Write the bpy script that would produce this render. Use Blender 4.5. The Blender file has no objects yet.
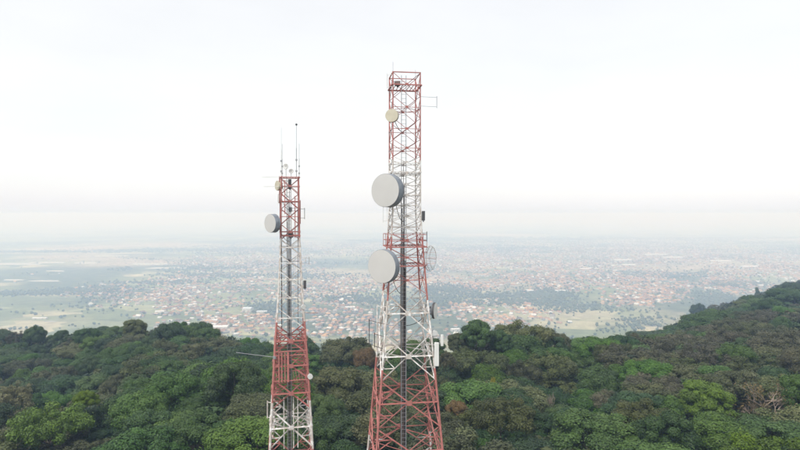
import bpy, math, random
import numpy as np
from mathutils import Vector, Matrix

# ------------------------------------------------------------------ camera, sky, sun, exposure
sc = bpy.context.scene
COL = sc.collection
F = 571.0                      # focal length in photo pixels (photo 800 x 450)
PITCH = math.atan(11.0 / F)    # camera looks slightly down: horizon at photo row 214
CZ = 42.0                      # the drone hovers 42 m above the foot of the tall tower
CAM = Vector((0, 0, CZ))
PLAIN_Z = CZ - 302.0

cd = bpy.data.cameras.new('camera')
cam = bpy.data.objects.new('camera', cd)
COL.objects.link(cam)
cam.location = CAM
cam.rotation_euler = (math.pi / 2 - PITCH, 0, 0)
cd.sensor_width = 36.0
cd.lens = 36.0 * F / 800.0
cd.clip_start = 0.5
cd.clip_end = 90000.0
sc.camera = cam

SUN_EL, SUN_AZ = math.radians(58), math.radians(215)     # high, behind the camera and to its left
w = bpy.data.worlds.new('World')
sc.world = w
w.use_nodes = True
nt = w.node_tree
nt.nodes.clear()
N = nt.nodes.new
L = nt.links.new
out = N('ShaderNodeOutputWorld')
sky = N('ShaderNodeTexSky')
sky.sky_type = 'NISHITA'
sky.sun_disc = False
sky.sun_elevation = SUN_EL
sky.sun_rotation = SUN_AZ
sky.dust_density = 2.0
sky.air_density = 1.5
sky.altitude = 300
bg1 = N('ShaderNodeBackground')
bg1.inputs['Strength'].default_value = 0.05
L(sky.outputs['Color'], bg1.inputs['Color'])
# overcast layer: luminance of a thin cloud sheet, brighter towards the zenith
tc = N('ShaderNodeTexCoord')
sep = N('ShaderNodeSeparateXYZ')
L(tc.outputs['Generated'], sep.inputs[0])
cl = N('ShaderNodeClamp')
L(sep.outputs['Z'], cl.inputs['Value'])
mul = N('ShaderNodeMapRange'); mul.interpolation_type = 'SMOOTHERSTEP'
L(cl.outputs[0], mul.inputs['Value'])
mul.inputs['From Min'].default_value = -0.06
mul.inputs['From Max'].default_value = 0.22
mul.inputs['To Min'].default_value = 0.705
mul.inputs['To Max'].default_value = 0.68
mp = N('ShaderNodeMapping')
mp.inputs['Scale'].default_value = (1.6, 1.6, 5.0)
L(tc.outputs['Generated'], mp.inputs['Vector'])
nz = N('ShaderNodeTexNoise')
nz.inputs['Scale'].default_value = 2.2
nz.inputs['Detail'].default_value = 6.0
nz.inputs['Roughness'].default_value = 0.55
L(mp.outputs[0], nz.inputs['Vector'])
mr = N('ShaderNodeMapRange')
mr.inputs['From Min'].default_value = 0.3
mr.inputs['From Max'].default_value = 0.7
mr.inputs['To Min'].default_value = 0.965
mr.inputs['To Max'].default_value = 1.035
L(nz.outputs['Fac'], mr.inputs['Value'])
m2 = N('ShaderNodeMath'); m2.operation = 'MULTIPLY'
L(mul.outputs[0], m2.inputs[0]); L(mr.outputs[0], m2.inputs[1])
bg2 = N('ShaderNodeBackground')
hc = N('ShaderNodeMapRange'); hc.interpolation_type = 'SMOOTHSTEP'
L(cl.outputs[0], hc.inputs['Value'])
hc.inputs['From Max'].default_value = 0.24
tint = N('ShaderNodeMix'); tint.data_type = 'RGBA'
L(hc.outputs[0], tint.inputs['Factor'])
tint.inputs[6].default_value = (0.92, 0.945, 1.035, 1)
tint.inputs[7].default_value = (1.03, 0.985, 0.935, 1)
L(tint.outputs[2], bg2.inputs['Color'])
L(m2.outputs[0], bg2.inputs['Strength'])
add = N('ShaderNodeAddShader')
L(bg1.outputs[0], add.inputs[0]); L(bg2.outputs[0], add.inputs[1])
L(add.outputs[0], out.inputs['Surface'])

sd = bpy.data.lights.new('sun', 'SUN')
sd.energy = 2.4
sd.angle = math.radians(9)
sd.color = (1.0, 0.96, 0.9)
sun = bpy.data.objects.new('sun', sd)
COL.objects.link(sun)
sun.location = (-60, -90, 160)
# direction the light comes from, azimuth measured like the Sky Texture's rotation (from +Y towards +X)
sdir = Vector((math.sin(SUN_AZ) * math.cos(SUN_EL), math.cos(SUN_AZ) * math.cos(SUN_EL), math.sin(SUN_EL)))
sun.rotation_euler = sdir.to_track_quat('Z', 'Y').to_euler()

sc.view_settings.view_transform = 'Standard'
sc.view_settings.look = 'None'
sc.view_settings.gamma = 1.0
sc.view_settings.exposure = 0.22
sc.view_settings.use_curve_mapping = False
sc.render.engine = 'CYCLES'
cy = sc.cycles
cy.use_denoising = True
cy.max_bounces = 6
cy.diffuse_bounces = 3
cy.glossy_bounces = 2
cy.transmission_bounces = 3
cy.volume_bounces = 3
cy.transparent_max_bounces = 8
cy.use_adaptive_sampling = True
cy.adaptive_threshold = 0.01

rnd = random.Random(7)
rng = np.random.default_rng(7)


def P(px, py, d):
    """photo pixel + distance along the view axis -> world point"""
    x = (px - 400.0) / F
    yv = (225.0 - py) / F
    cp, sp = math.cos(PITCH), math.sin(PITCH)
    return Vector((d * x, d * (cp + yv * sp), CZ + d * (yv * cp - sp)))


def proj(x, y, z):
    """world -> photo pixel, depth (numpy)"""
    cp, sp = math.cos(PITCH), math.sin(PITCH)
    zz = z - CZ
    d = y * cp - zz * sp
    yv = (y * sp + zz * cp) / d
    return 400.0 + F * x / d, 225.0 - F * yv, d


# ------------------------------------------------------------------ helpers
def tag(o, label=None, cat=None, group=None, kind=None):
    if label: o['label'] = label
    if cat: o['category'] = cat
    if group: o['group'] = group
    if kind: o['kind'] = kind
    return o


MW = {}


def empty(name, mat=None):
    o = bpy.data.objects.new(name, None)
    o.empty_display_size = 0.5
    COL.objects.link(o)
    m = mat or Matrix.Identity(4)
    o.matrix_basis = m
    MW[o] = m.copy()
    return o


def place(name, mesh, mat, parent=None):
    """link an object with world matrix mat under parent"""
    o = bpy.data.objects.new(name, mesh)
    COL.objects.link(o)
    if parent is not None:
        o.parent = parent
        o.matrix_basis = MW[parent].inverted() @ mat
    else:
        o.matrix_basis = mat
    MW[o] = mat.copy()
    return o


def npmesh(name, verts, faces, mats, midx=None, smooth=False):
    """verts (n,3); faces (m,k) with one k"""
    me = bpy.data.meshes.new(name)
    verts = np.asarray(verts, dtype=np.float32)
    faces = np.asarray(faces, dtype=np.int32)
    m, k = faces.shape
    me.vertices.add(len(verts))
    me.vertices.foreach_set('co', verts.ravel())
    me.loops.add(m * k)
    me.loops.foreach_set('vertex_index', faces.ravel())
    me.polygons.add(m)
    me.polygons.foreach_set('loop_start', np.arange(0, m * k, k, dtype=np.int32))
    try:
        me.polygons.foreach_set('loop_total', np.full(m, k, dtype=np.int32))
    except Exception:
        pass
    if midx is not None:
        me.polygons.foreach_set('material_index', np.asarray(midx, dtype=np.int32))
    me.polygons.foreach_set('use_smooth', np.full(m, smooth, dtype=bool))
    for mt in mats:
        me.materials.append(mt)
    me.update(calc_edges=True)
    return me


def pymesh(name, verts, faces, mat, smooth=False, midx=None):
    me = bpy.data.meshes.new(name)
    me.from_pydata([tuple(v) for v in verts], [], faces)
    for mt in (mat if isinstance(mat, (list, tuple)) else [mat]):
        me.materials.append(mt)
    if midx:
        me.polygons.foreach_set('material_index', midx)
    if smooth:
        me.polygons.foreach_set('use_smooth', [True] * len(me.polygons))
    me.update()
    return me


def mat_simple(name, col, rough=0.6, var=0.25, scale=3.0, col2=None, amount=0.5, metallic=0.0, bump=0.0, coord='Object'):
    m = bpy.data.materials.new(name)
    m.use_nodes = True
    t = m.node_tree
    b = t.nodes['Principled BSDF']
    b.inputs['Roughness'].default_value = rough
    b.inputs['Metallic'].default_value = metallic
    co = t.nodes.new('ShaderNodeTexCoord')
    n = t.nodes.new('ShaderNodeTexNoise')
    n.inputs['Scale'].default_value = scale
    n.inputs['Detail'].default_value = 5
    if coord == 'World':
        g = t.nodes.new('ShaderNodeNewGeometry')
        t.links.new(g.outputs['Position'], n.inputs['Vector'])
    else:
        t.links.new(co.outputs[coord], n.inputs['Vector'])
    r = t.nodes.new('ShaderNodeValToRGB')
    c2 = col2 or tuple(c * (1 - var) for c in col)
    r.color_ramp.elements[0].position = 0.5 - 0.5 * amount + 0.1
    r.color_ramp.elements[0].color = (*c2, 1)
    r.color_ramp.elements[1].position = 0.62
    r.color_ramp.elements[1].color = (*col, 1)
    t.links.new(n.outputs['Fac'], r.inputs['Fac'])
    t.links.new(r.outputs['Color'], b.inputs['Base Color'])
    if bump:
        bp = t.nodes.new('ShaderNodeBump')
        bp.inputs['Strength'].default_value = bump
        t.links.new(n.outputs['Fac'], bp.inputs['Height'])
        t.links.new(bp.outputs[0], b.inputs['Normal'])
    return m


M_RED = mat_simple('red_paint', (0.45, 0.165, 0.15), 0.6, col2=(0.36, 0.14, 0.12), scale=2.2, amount=0.35, coord='World')
M_WHITE = mat_simple('white_paint', (0.78, 0.78, 0.77), 0.5, col2=(0.52, 0.47, 0.43), scale=2.2, amount=0.3, coord='World')
M_GALV = mat_simple('galvanised_steel', (0.42, 0.43, 0.45), 0.5, var=0.3, scale=4, metallic=0.5)
M_DARK = mat_simple('dark_steel', (0.07, 0.07, 0.075), 0.6, var=0.3, scale=4)
M_CABLE = mat_simple('black_cable', (0.095, 0.088, 0.092), 0.5, var=0.3, scale=2)
M_CABLE2 = mat_simple('brown_cable', (0.21, 0.155, 0.14), 0.6, var=0.3, scale=2)
M_RADOME = mat_simple('grey_radome', (0.55, 0.545, 0.53), 0.6, col2=(0.52, 0.515, 0.50), scale=0.8, amount=0.6)
M_CREAM = mat_simple('cream_radome', (0.60, 0.56, 0.44), 0.55, col2=(0.52, 0.48, 0.37), scale=1.5)
M_SHROUD = mat_simple('blue_grey_shroud', (0.25, 0.285, 0.33), 0.5, col2=(0.18, 0.205, 0.24), scale=2.0)
M_PANEL = mat_simple('panel_white', (0.72, 0.73, 0.71), 0.45, var=0.12, scale=2.0)
M_CONC = mat_simple('concrete', (0.34, 0.33, 0.31), 0.85, var=0.3, scale=2.0)

# shared bar meshes: unit length along Z, angle section / round / flat
def angle_mesh(nm, mt):
    t = 0.16
    prof = [(-.5, -.5), (.5, -.5), (.5, -.5 + t), (-.5 + t, -.5 + t), (-.5 + t, .5), (-.5, .5)]
    vs = [(x, y, z) for z in (0, 1) for x, y in prof]
    n = len(prof)
    fs = [(i, (i + 1) % n, n + (i + 1) % n, n + i) for i in range(n)]
    fs += [(0, 3, 2, 1), (0, 5, 4, 3), (6, 7, 8, 9), (6, 9, 10, 11)]
    return pymesh(nm, vs, fs, mt)


def tube_mesh(nm, mt, n=8):
    vs = [(0.5 * math.cos(2 * math.pi * i / n), 0.5 * math.sin(2 * math.pi * i / n), z) for z in (0, 1) for i in range(n)]
    fs = [(i, (i + 1) % n, n + (i + 1) % n, n + i) for i in range(n)]
    fs += [tuple(range(n - 1, -1, -1)), tuple(range(n, 2 * n))]
    return pymesh(nm, vs, fs, mt)


def box_mesh(nm, mt, b=0.0):
    vs, fs = [], []
    if b <= 0:
        vs = [(x, y, z) for z in (0, 1) for x, y in ((-.5, -.5), (.5, -.5), (.5, .5), (-.5, .5))]
        fs = [(0, 3, 2, 1), (4, 5, 6, 7), (0, 1, 5, 4), (1, 2, 6, 5), (2, 3, 7, 6), (3, 0, 4, 7)]
    else:  # bevelled vertical edges + slightly domed ends
        pr = [(-.5 + b, -.5), (.5 - b, -.5), (.5, -.5 + b), (.5, .5 - b), (.5 - b, .5), (-.5 + b, .5), (-.5, .5 - b), (-.5, -.5 + b)]
        for z, s in ((0, .9), (.03, 1), (.97, 1), (1, .9)):
            vs += [(x * s, y * s, z) for x, y in pr]
        for k in range(3):
            fs += [(8 * k + i, 8 * k + (i + 1) % 8, 8 * k + 8 + (i + 1) % 8, 8 * k + 8 + i) for i in range(8)]
        fs += [tuple(range(7, -1, -1)), tuple(range(24, 32))]
    return pymesh(nm, vs, fs, mt)


MATS = {'red': M_RED, 'white': M_WHITE, 'galv': M_GALV, 'dark': M_DARK, 'cable': M_CABLE, 'brown': M_CABLE2,
        'radome': M_RADOME, 'cream': M_CREAM, 'shroud': M_SHROUD, 'panel': M_PANEL, 'conc': M_CONC}
_bm = {}


def barmesh(kind, mk):
    if (kind, mk) not in _bm:
        f = {'angle': angle_mesh, 'tube': tube_mesh, 'box': box_mesh, 'bevel': lambda a, b: box_mesh(a, b, 0.12)}[kind]
        _bm[(kind, mk)] = f(kind + '_' + mk, MATS[mk])
    return _bm[(kind, mk)]


def bar(name, p, q, w, mk, parent, kind='angle', w2=None, roll=0.0, face=None):
    """straight member from p to q (world)"""
    p = Vector(p); q = Vector(q)
    d = q - p
    ln = d.length
    z = d.normalized()
    ref = Vector(face) if face is not None else (Vector((0, 0, 1)) if abs(z.z) < 0.95 else Vector((0, 1, 0)))
    x = ref.cross(z)
    if x.length < 1e-4:
        x = Vector((1, 0, 0)).cross(z)
    x.normalize()
    y = z.cross(x)
    R = Matrix((x, y, z)).transposed().to_4x4()
    if roll:
        R = R @ Matrix.Rotation(roll, 4, 'Z')
    m = Matrix.Translation(p) @ R @ Matrix.Diagonal((w, w2 or w, ln, 1))
    return place(name, barmesh(kind, mk), m, parent)


def tubes(segs, n=5):
    """segs: list of (p0, p1, r0, r1) -> verts, quads"""
    V, Fq = [], []
    for p0, p1, r0, r1 in segs:
        p0 = np.array(p0, float); p1 = np.array(p1, float)
        d = p1 - p0; d /= (np.linalg.norm(d) + 1e-9)
        a = np.cross(d, (0.3, 0.9, 0.1)); a /= np.linalg.norm(a); b = np.cross(d, a)
        base = len(V)
        for p, r in ((p0, r0), (p1, r1)):
            for i in range(n):
                t = 2 * math.pi * i / n
                V.append(p + r * (math.cos(t) * a + math.sin(t) * b))
        for i in range(n):
            Fq.append((base + i, base + (i + 1) % n, base + n + (i + 1) % n, base + n + i))
    return np.array(V), np.array(Fq)


# ------------------------------------------------------------------ terrain
SK_PX = [-300, 0, 60, 95, 135, 180, 220, 260, 300, 350, 400, 440, 475, 520, 560, 600, 640, 680, 720, 760, 800, 1100]
SK_Y = [340, 337, 335, 328, 323, 327, 338, 346, 350, 352, 351, 346, 337, 337, 339, 343, 342, 336, 326, 315, 308, 300]
SK_D = [235, 230, 222, 212, 200, 196, 190, 185, 170, 155, 148, 142, 138, 142, 150, 165, 180, 200, 218, 232, 240, 245]
N_PX = [-300, 0, 60, 100, 150, 200, 250, 300, 350, 400, 450, 500, 550, 600, 700, 800, 1100]
N_Y = [425, 422, 418, 408, 388, 373, 363, 364, 370, 376, 380, 386, 390, 384, 378, 372, 372]
S_PX = [-300, 600, 640, 665, 690, 705, 730, 760, 790, 800, 850, 1100]
S_Y = [0, 343, 343, 345, 333, 320, 308, 299, 289, 286, 277, 268]
S_D = [0, 165, 180, 330, 520, 590, 630, 645, 650, 650, 650, 650]
TREE_H = 11.0


def G(x, y):
    """ground height (world z)"""
    x = np.asarray(x, float); y = np.asarray(y, float)
    ys = np.maximum(y, 30.0)
    px = np.clip(400 + F * x / ys, -300, 1100)
    D = np.interp(px, SK_PX, SK_D)
    gE = -(np.interp(px, SK_PX, SK_Y) - 214) / F * D - TREE_H
    D1 = np.full_like(px, 95.0)
    g1 = -(np.interp(px, N_PX, N_Y) - 214) / F * D1 - TREE_H
    hasS = px > 640
    D2 = np.where(hasS, np.interp(px, S_PX, S_D), D)
    g2 = np.where(hasS, -(np.interp(px, S_PX, S_Y) - 214) / F * D2 - TREE_H, gE)
    g0 = -42.0
    t0 = np.clip((ys - 60) / (D1 - 60), 0, 1); t0 = t0 * t0 * (3 - 2 * t0)
    t1 = np.clip((ys - D1) / (D - D1), 0, 1)
    t2 = np.clip((ys - D) / np.maximum(D2 - D, 1e-3), 0, 1)
    z = np.where(ys < D1, g0 + (g1 - g0) * t0, np.where(ys < D, g1 + (gE - g1) * t1 - 5.0 * np.sin(np.pi * t1) * (px < 600), gE + (g2 - gE) * t2))
    over = np.maximum(ys - np.maximum(D, D2), 0)
    z = z - 0.5 * over * over / (over + 25)
    side = np.where(x > 0, np.maximum(x - 570, 0), np.maximum(-x - 330, 0))
    z = z - 0.6 * side
    z = z - 0.4 * np.maximum(-30 - y, 0)
    z = z + 0.7 * np.sin(x * 0.11 + 1) * np.cos(y * 0.09) + 0.4 * np.sin(x * 0.31) * np.sin(y * 0.27 + 2)
    return np.maximum(z, -303.5) + CZ


def g1(x, y):
    return float(G(np.array([x]), np.array([y]))[0])


def ground_material():
    m = bpy.data.materials.new('undergrowth')
    m.use_nodes = True
    t = m.node_tree
    b = t.nodes['Principled BSDF']
    b.inputs['Roughness'].default_value = 0.9
    g = t.nodes.new('ShaderNodeNewGeometry')
    n = t.nodes.new('ShaderNodeTexNoise'); n.inputs['Scale'].default_value = 0.35; n.inputs['Detail'].default_value = 8
    r = t.nodes.new('ShaderNodeValToRGB')
    r.color_ramp.elements[0].position = 0.35; r.color_ramp.elements[0].color = (0.035, 0.045, 0.02, 1)
    r.color_ramp.elements[1].position = 0.65; r.color_ramp.elements[1].color = (0.10, 0.085, 0.05, 1)
    t.links.new(g.outputs['Position'], n.inputs['Vector'])
    t.links.new(n.outputs['Fac'], r.inputs['Fac'])
    t.links.new(r.outputs['Color'], b.inputs['Base Color'])
    bp = t.nodes.new('ShaderNodeBump'); bp.inputs['Strength'].default_value = 0.8; bp.inputs['Distance'].default_value = 0.4
    t.links.new(n.outputs['Fac'], bp.inputs['Height']); t.links.new(bp.outputs[0], b.inputs['Normal'])
    return m


def build_terrain():
    xs = np.arange(-960, 961, 8.0)
    ysv = np.arange(-640, 1121, 8.0)
    X, Y = np.meshgrid(xs, ysv)
    Z = G(X, Y)
    nx, ny = len(xs), len(ysv)
    v = np.stack([X.ravel(), Y.ravel(), Z.ravel()], 1)
    i, j = np.meshgrid(np.arange(nx - 1), np.arange(ny - 1))
    a = (j * nx + i).ravel()
    f = np.stack([a, a + 1, a + nx + 1, a + nx], 1)
    me = npmesh('hill', v, f, [ground_material()], smooth=True)
    o = place('hill', me, Matrix.Identity(4))
    tag(o, kind='structure')


def plain_material():
    m = bpy.data.materials.new('farmland')
    m.use_nodes = True
    t = m.node_tree
    b = t.nodes['Principled BSDF']
    b.inputs['Roughness'].default_value = 0.9
    g = t.nodes.new('ShaderNodeNewGeometry')

    def noise(scale, detail, sx=1.0, sy=1.0):
        mpn = t.nodes.new('ShaderNodeMapping'); mpn.inputs['Scale'].default_value = (sx, sy, 1)
        n = t.nodes.new('ShaderNodeTexNoise'); n.inputs['Scale'].default_value = scale; n.inputs['Detail'].default_value = detail
        t.links.new(g.outputs['Position'], mpn.inputs[0]); t.links.new(mpn.outputs[0], n.inputs['Vector'])
        return n.outputs['Fac']

    def ramp(fac, els):
        r = t.nodes.new('ShaderNodeValToRGB')
        while len(r.color_ramp.elements) < len(els):
            r.color_ramp.elements.new(0.5)
        for e, (p, c) in zip(r.color_ramp.elements, els):
            e.position = p; e.color = (*c, 1)
        t.links.new(fac, r.inputs['Fac'])
        return r.outputs['Color']

    # field parcels
    mpn = t.nodes.new('ShaderNodeMapping'); mpn.inputs['Rotation'].default_value = (0, 0, 0.35)
    mpn.inputs['Scale'].default_value = (1 / 170.0, 1 / 110.0, 1)
    t.links.new(g.outputs['Position'], mpn.inputs[0])
    # warp a little so parcels are not all convex
    vor = t.nodes.new('ShaderNodeTexVoronoi'); vor.inputs['Scale'].default_value = 1.0
    vor.distance = 'CHEBYCHEV'
    t.links.new(mpn.outputs[0], vor.inputs['Vector'])
    sepc = t.nodes.new('ShaderNodeSeparateColor')
    t.links.new(vor.outputs['Color'], sepc.inputs[0])
    fields = ramp(sepc.outputs[0], [(0.0, (0.075, 0.10, 0.04)), (0.25, (0.14, 0.165, 0.07)), (0.48, (0.105, 0.13, 0.06)),
                                    (0.64, (0.19, 0.205, 0.11)), (0.82, (0.33, 0.30, 0.20)), (1.0, (0.13, 0.16, 0.08))])
    # scrub / trees tone at large scale
    big = noise(1 / 900.0, 6, 1, 1.0)
    scrub = ramp(noise(1 / 45.0, 6), [(0.3, (0.03, 0.05, 0.022)), (0.55, (0.06, 0.08, 0.035)), (0.75, (0.16, 0.14, 0.08))])
    mixf = t.nodes.new('ShaderNodeMapRange'); mixf.inputs['From Min'].default_value = 0.47; mixf.inputs['From Max'].default_value = 0.56
    t.links.new(big, mixf.inputs['Value'])
    mx = t.nodes.new('ShaderNodeMix'); mx.data_type = 'RGBA'
    t.links.new(mixf.outputs[0], mx.inputs['Factor'])
    t.links.new(fields, mx.inputs[6]); t.links.new(scrub, mx.inputs[7])
    # fine mottling
    fine = ramp(noise(1 / 25.0, 8), [(0.3, (1.0, 0.98, 0.95)), (0.7, (1.7, 1.66, 1.55))])
    mm = t.nodes.new('ShaderNodeMix'); mm.data_type = 'RGBA'; mm.blend_type = 'MULTIPLY'; mm.inputs['Factor'].default_value = 1.0
    t.links.new(mx.outputs[2], mm.inputs[6]); t.links.new(fine, mm.inputs[7])
    # far villages and pale ground streaks
    vil = t.nodes.new('ShaderNodeMapRange'); vil.inputs['From Min'].default_value = 0.50; vil.inputs['From Max'].default_value = 0.62
    t.links.new(noise(1 / 1500.0, 9), vil.inputs['Value'])
    m3 = t.nodes.new('ShaderNodeMix'); m3.data_type = 'RGBA'
    t.links.new(vil.outputs[0], m3.inputs['Factor'])
    t.links.new(mm.outputs[2], m3.inputs[6])
    pale = ramp(noise(1 / 18.0, 4), [(0.35, (0.17, 0.18, 0.10)), (0.5, (0.40, 0.30, 0.20)), (0.65, (0.6, 0.53, 0.43))])
    t.links.new(pale, m3.inputs[7])
    t.links.new(m3.outputs[2], b.inputs['Base Color'])
    return m


def build_plain():
    # one sheet to the horizon, with a little relief far off
    S = 32000.0
    v = [(-S, -3000, PLAIN_Z), (S, -3000, PLAIN_Z), (S, S, PLAIN_Z), (-S, S, PLAIN_Z)]
    o = place('plain', pymesh('plain', v, [(0, 1, 2, 3)], plain_material()), Matrix.Identity(4))
    tag(o, kind='structure')


def plain_pt(px, py):
    """where the line of sight through a photo pixel meets the plain"""
    d = P(px, py, 1.0) - CAM
    k = -302.0 / d.z
    q = CAM + d * k
    return q.x, q.y


build_terrain()
build_plain()


def build_water():
    m = bpy.data.materials.new('flooded_paddy')
    m.use_nodes = True
    b = m.node_tree.nodes['Principled BSDF']
    b.inputs['Base Color'].default_value = (0.28, 0.27, 0.22, 1)
    b.inputs['Roughness'].default_value = 0.08
    b.inputs['IOR'].default_value = 1.33
    spots = [(15, 264, 60, 2.6), (48, 262.5, 40, 2.0), (14, 280, 24, 1.6), (45, 281, 34, 1.6), (85, 263, 26, 2.2),
             (150, 264, 40, 2.4), (170, 268, 50, 2.0), (50, 321.5, 12, 1.2), (55, 271, 22, 1.2), (8, 291, 20, 1.2),
             (110, 256, 40, 1.2), (40, 250, 70, 1.0), (230, 252, 50, 1.2), (610, 263, 14, 1.2), (700, 256, 30, 1.0)]
    for px, py, wd, ht in spots:
        pts = []
        n = 14
        for k in range(n):
            a = 2 * math.pi * k / n
            e = lambda c: math.copysign(abs(c) ** 0.6, c)
            jx = rnd.uniform(.75, 1.1); jy = rnd.uniform(.7, 1.1)
            x, y = plain_pt(px + wd / 2 * e(math.cos(a)) * jx, py - ht / 2 * e(math.sin(a)) * jy)
            pts.append((x, y, PLAIN_Z + 0.25))
        o = place('water', pymesh('water', pts, [tuple(range(n))], m), Matrix.Identity(4))
        tag(o, kind='structure')


build_water()

# ------------------------------------------------------------------ lattice towers
class Tower:
    def __init__(s, name, label, px_axis, depth, rot, wtab, bands, y_top, crossings, group):
        s.depth = depth
        c = P(px_axis, 300, depth)
        s.cx, s.cy = c.x, c.y
        s.base = g1(s.cx, s.cy)
        s.rot = rot
        m = Matrix.Translation((s.cx, s.cy, s.base)) @ Matrix.Rotation(rot, 4, 'Z')
        s.root = empty(name, m)
        tag(s.root, label, 'tower', group)
        s.M = m
        s.df = depth - 1.5
        s.wz = sorted([(s.zof(y), wpx * (depth - 1.3) / F) for y, wpx in wtab])
        s.bands = [(s.zof(y) if y < 900 else s.base - 5, k) for y, k in bands]   # lower end of each band, from the top
        s.top = s.zof(y_top)
        s.cross = crossings

    def zof(s, y):
        return P(400, y, s.df).z

    def half(s, z):
        zs = [a for a, b in s.wz]; ws = [b for a, b in s.wz]
        if z < zs[0]:
            k = (ws[1] - ws[0]) / (zs[1] - zs[0])
            return 0.5 * (ws[0] + k * (z - zs[0]))
        return 0.5 * float(np.interp(z, zs, ws))

    def band(s, z):
        for lo, k in s.bands:
            if z > lo:
                return k
        return s.bands[-1][1]

    def loc(s, lx, ly, z):
        """tower axes + world height -> world point"""
        return s.M @ Vector((lx, ly, z - s.base))

    CN = [(-1, -1), (1, -1), (1, 1), (-1, 1)]     # front-left, front-right, back-right, back-left

    def leg(s, k, z):
        h = s.half(z)
        return s.loc(s.CN[k][0] * h, s.CN[k][1] * h, z)

    def build(s, leg_w, brace_w, strut_w, big_from):
        R = s.root
        # legs: one member per kink or paint band
        cuts = sorted({s.top, s.base - 0.2} | {a for a, b in s.wz if s.base < a < s.top} | {lo for lo, k in s.bands if s.base < lo < s.top})
        for a, b in zip(cuts[:-1], cuts[1:]):
            if b - a < 0.05:
                continue
            mk = s.band(0.5 * (a + b))
            lw = leg_w * (0.75 + 0.95 * min(1, (s.top - a) / (s.top - s.base) * 1.6))
            for k in range(4):
                bar('leg', s.leg(k, a), s.leg(k, b), lw, mk, R, 'tube')
        # nodes on the legs half way between the strut levels
        zc = [s.zof(y) for y in s.cross]
        nodes = [s.zof(s.cross[0] - (s.cross[1] - s.cross[0]) * 0.5)] + [0.5 * (a + b) for a, b in zip(zc[:-1], zc[1:])]
        nodes.append(zc[-1] - (nodes[-1] - zc[-1]))
        for i in range(len(nodes) - 1):
            zt, zb = nodes[i], max(nodes[i + 1], s.base)
            ht, hb = s.half(zt), s.half(zb)
            zx = zt + (zb - zt) * ht / (ht + hb)
            h = s.half(zx)
            bay = zt - zb
            big = bay > big_from
            k = 1.9 if big else 1.0
            bw, sw = brace_w * k, strut_w * k
            mk = s.band(zx)
            for f in range(4):
                a, b = f, (f + 1) % 4
                nrm = Vector((s.CN[a][0] + s.CN[b][0], s.CN[a][1] + s.CN[b][1], 0)).normalized()
                nw = (s.M.to_3x3() @ nrm)
                o1 = nw * 0.03
                bar('brace', s.leg(a, zt) + o1, s.leg(b, zb) + o1, bw, s.band(0.5 * (zt + zb)), R, 'angle', face=nw)
                o2 = nw * (0.03 - bw * 1.05)
                bar('brace', s.leg(b, zt) + o2, s.leg(a, zb) + o2, bw, s.band(0.5 * (zt + zb)), R, 'angle', face=nw)
                o3 = nw * (0.035 + bw)
                bar('strut', s.leg(a, zx) + o3 * 0.6, s.leg(b, zx) + o3 * 0.6, sw, mk, R, 'angle', face=nw)
                # gusset plate on the crossing
                c = (s.leg(a, zx) + s.leg(b, zx)) * 0.5 + o3 * 1.35
                gs = 0.22 * k
                bar('gusset_plate', c - Vector((0, 0, gs / 2)), c + Vector((0, 0, gs / 2)), 0.02, mk, R, 'box', w2=gs * 1.15, face=nw.cross(Vector((0, 0, 1))))
                if big:
                    # redundant members: quarter points of the diagonals tied back to the legs
                    for (u, top) in ((a, True), (b, True), (a, False), (b, False)):
                        other = b if u == a else a
                        z0 = zt if top else zb
                        zq = 0.5 * (z0 + zx)
                        q = (s.leg(u, z0) + (s.leg(a, zx) + s.leg(b, zx)) * 0.5) * 0.5 + nw * 0.0
                        off = nw * (-bw * 1.7)
                        bar('secondary_brace', s.leg(u, zq) + off, q + off, bw * 0.75, s.band(zq), R, 'angle', face=nw)
                        off = nw * (-bw * 2.4)
                        bar('secondary_brace', s.leg(u, zx) + off, q + off, bw * 0.7, s.band(0.5 * (zq + zx)), R, 'angle', face=nw)
            if big or i % 3 == 1:
                # plan bracing: diamond between the strut middles
                mids = [(s.leg(q, zx) + s.leg((q + 1) % 4, zx)) * 0.5 for q in range(4)]
                for q in range(4):
                    bar('plan_brace', mids[q] - Vector((0, 0, sw * (1.2 + 0.0 * q))), mids[(q + 1) % 4] - Vector((0, 0, sw * 1.2)), bw * 0.8, mk, R, 'angle')
        # footings
        for q in range(4):
            p = s.leg(q, s.base)
            gz = g1(p.x, p.y)
            bar('footing', Vector((p.x, p.y, min(gz, s.base) - 0.8)), Vector((p.x, p.y, max(gz, s.base) + 0.35)), 1.3, 'conc', R, 'bevel')

    def ladder(s, lx, ly, ztop, zdark, wid=0.42, mk='galv'):
        R = s.root
        for sg in (-1, 1):
            bar('ladder_rail', s.loc(lx + sg * wid / 2, ly, s.base), s.loc(lx + sg * wid / 2, ly, ztop), 0.06, mk, R, 'box')
        n = int((ztop - s.base) / 0.38)
        for i in range(1, n):
            z = s.base + i * 0.38
            bar('rung', s.loc(lx - wid / 2, ly, z), s.loc(lx + wid / 2, ly, z), 0.032, mk, R, 'tube')

    def cables(s, lx, ly, items):
        for dx, dy, wdt, ztop, mk in items:
            bar('feeder_cable', s.loc(lx + dx, ly + dy, s.base), s.loc(lx + dx, ly + dy, ztop), wdt, mk, s.root, 'tube')

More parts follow.
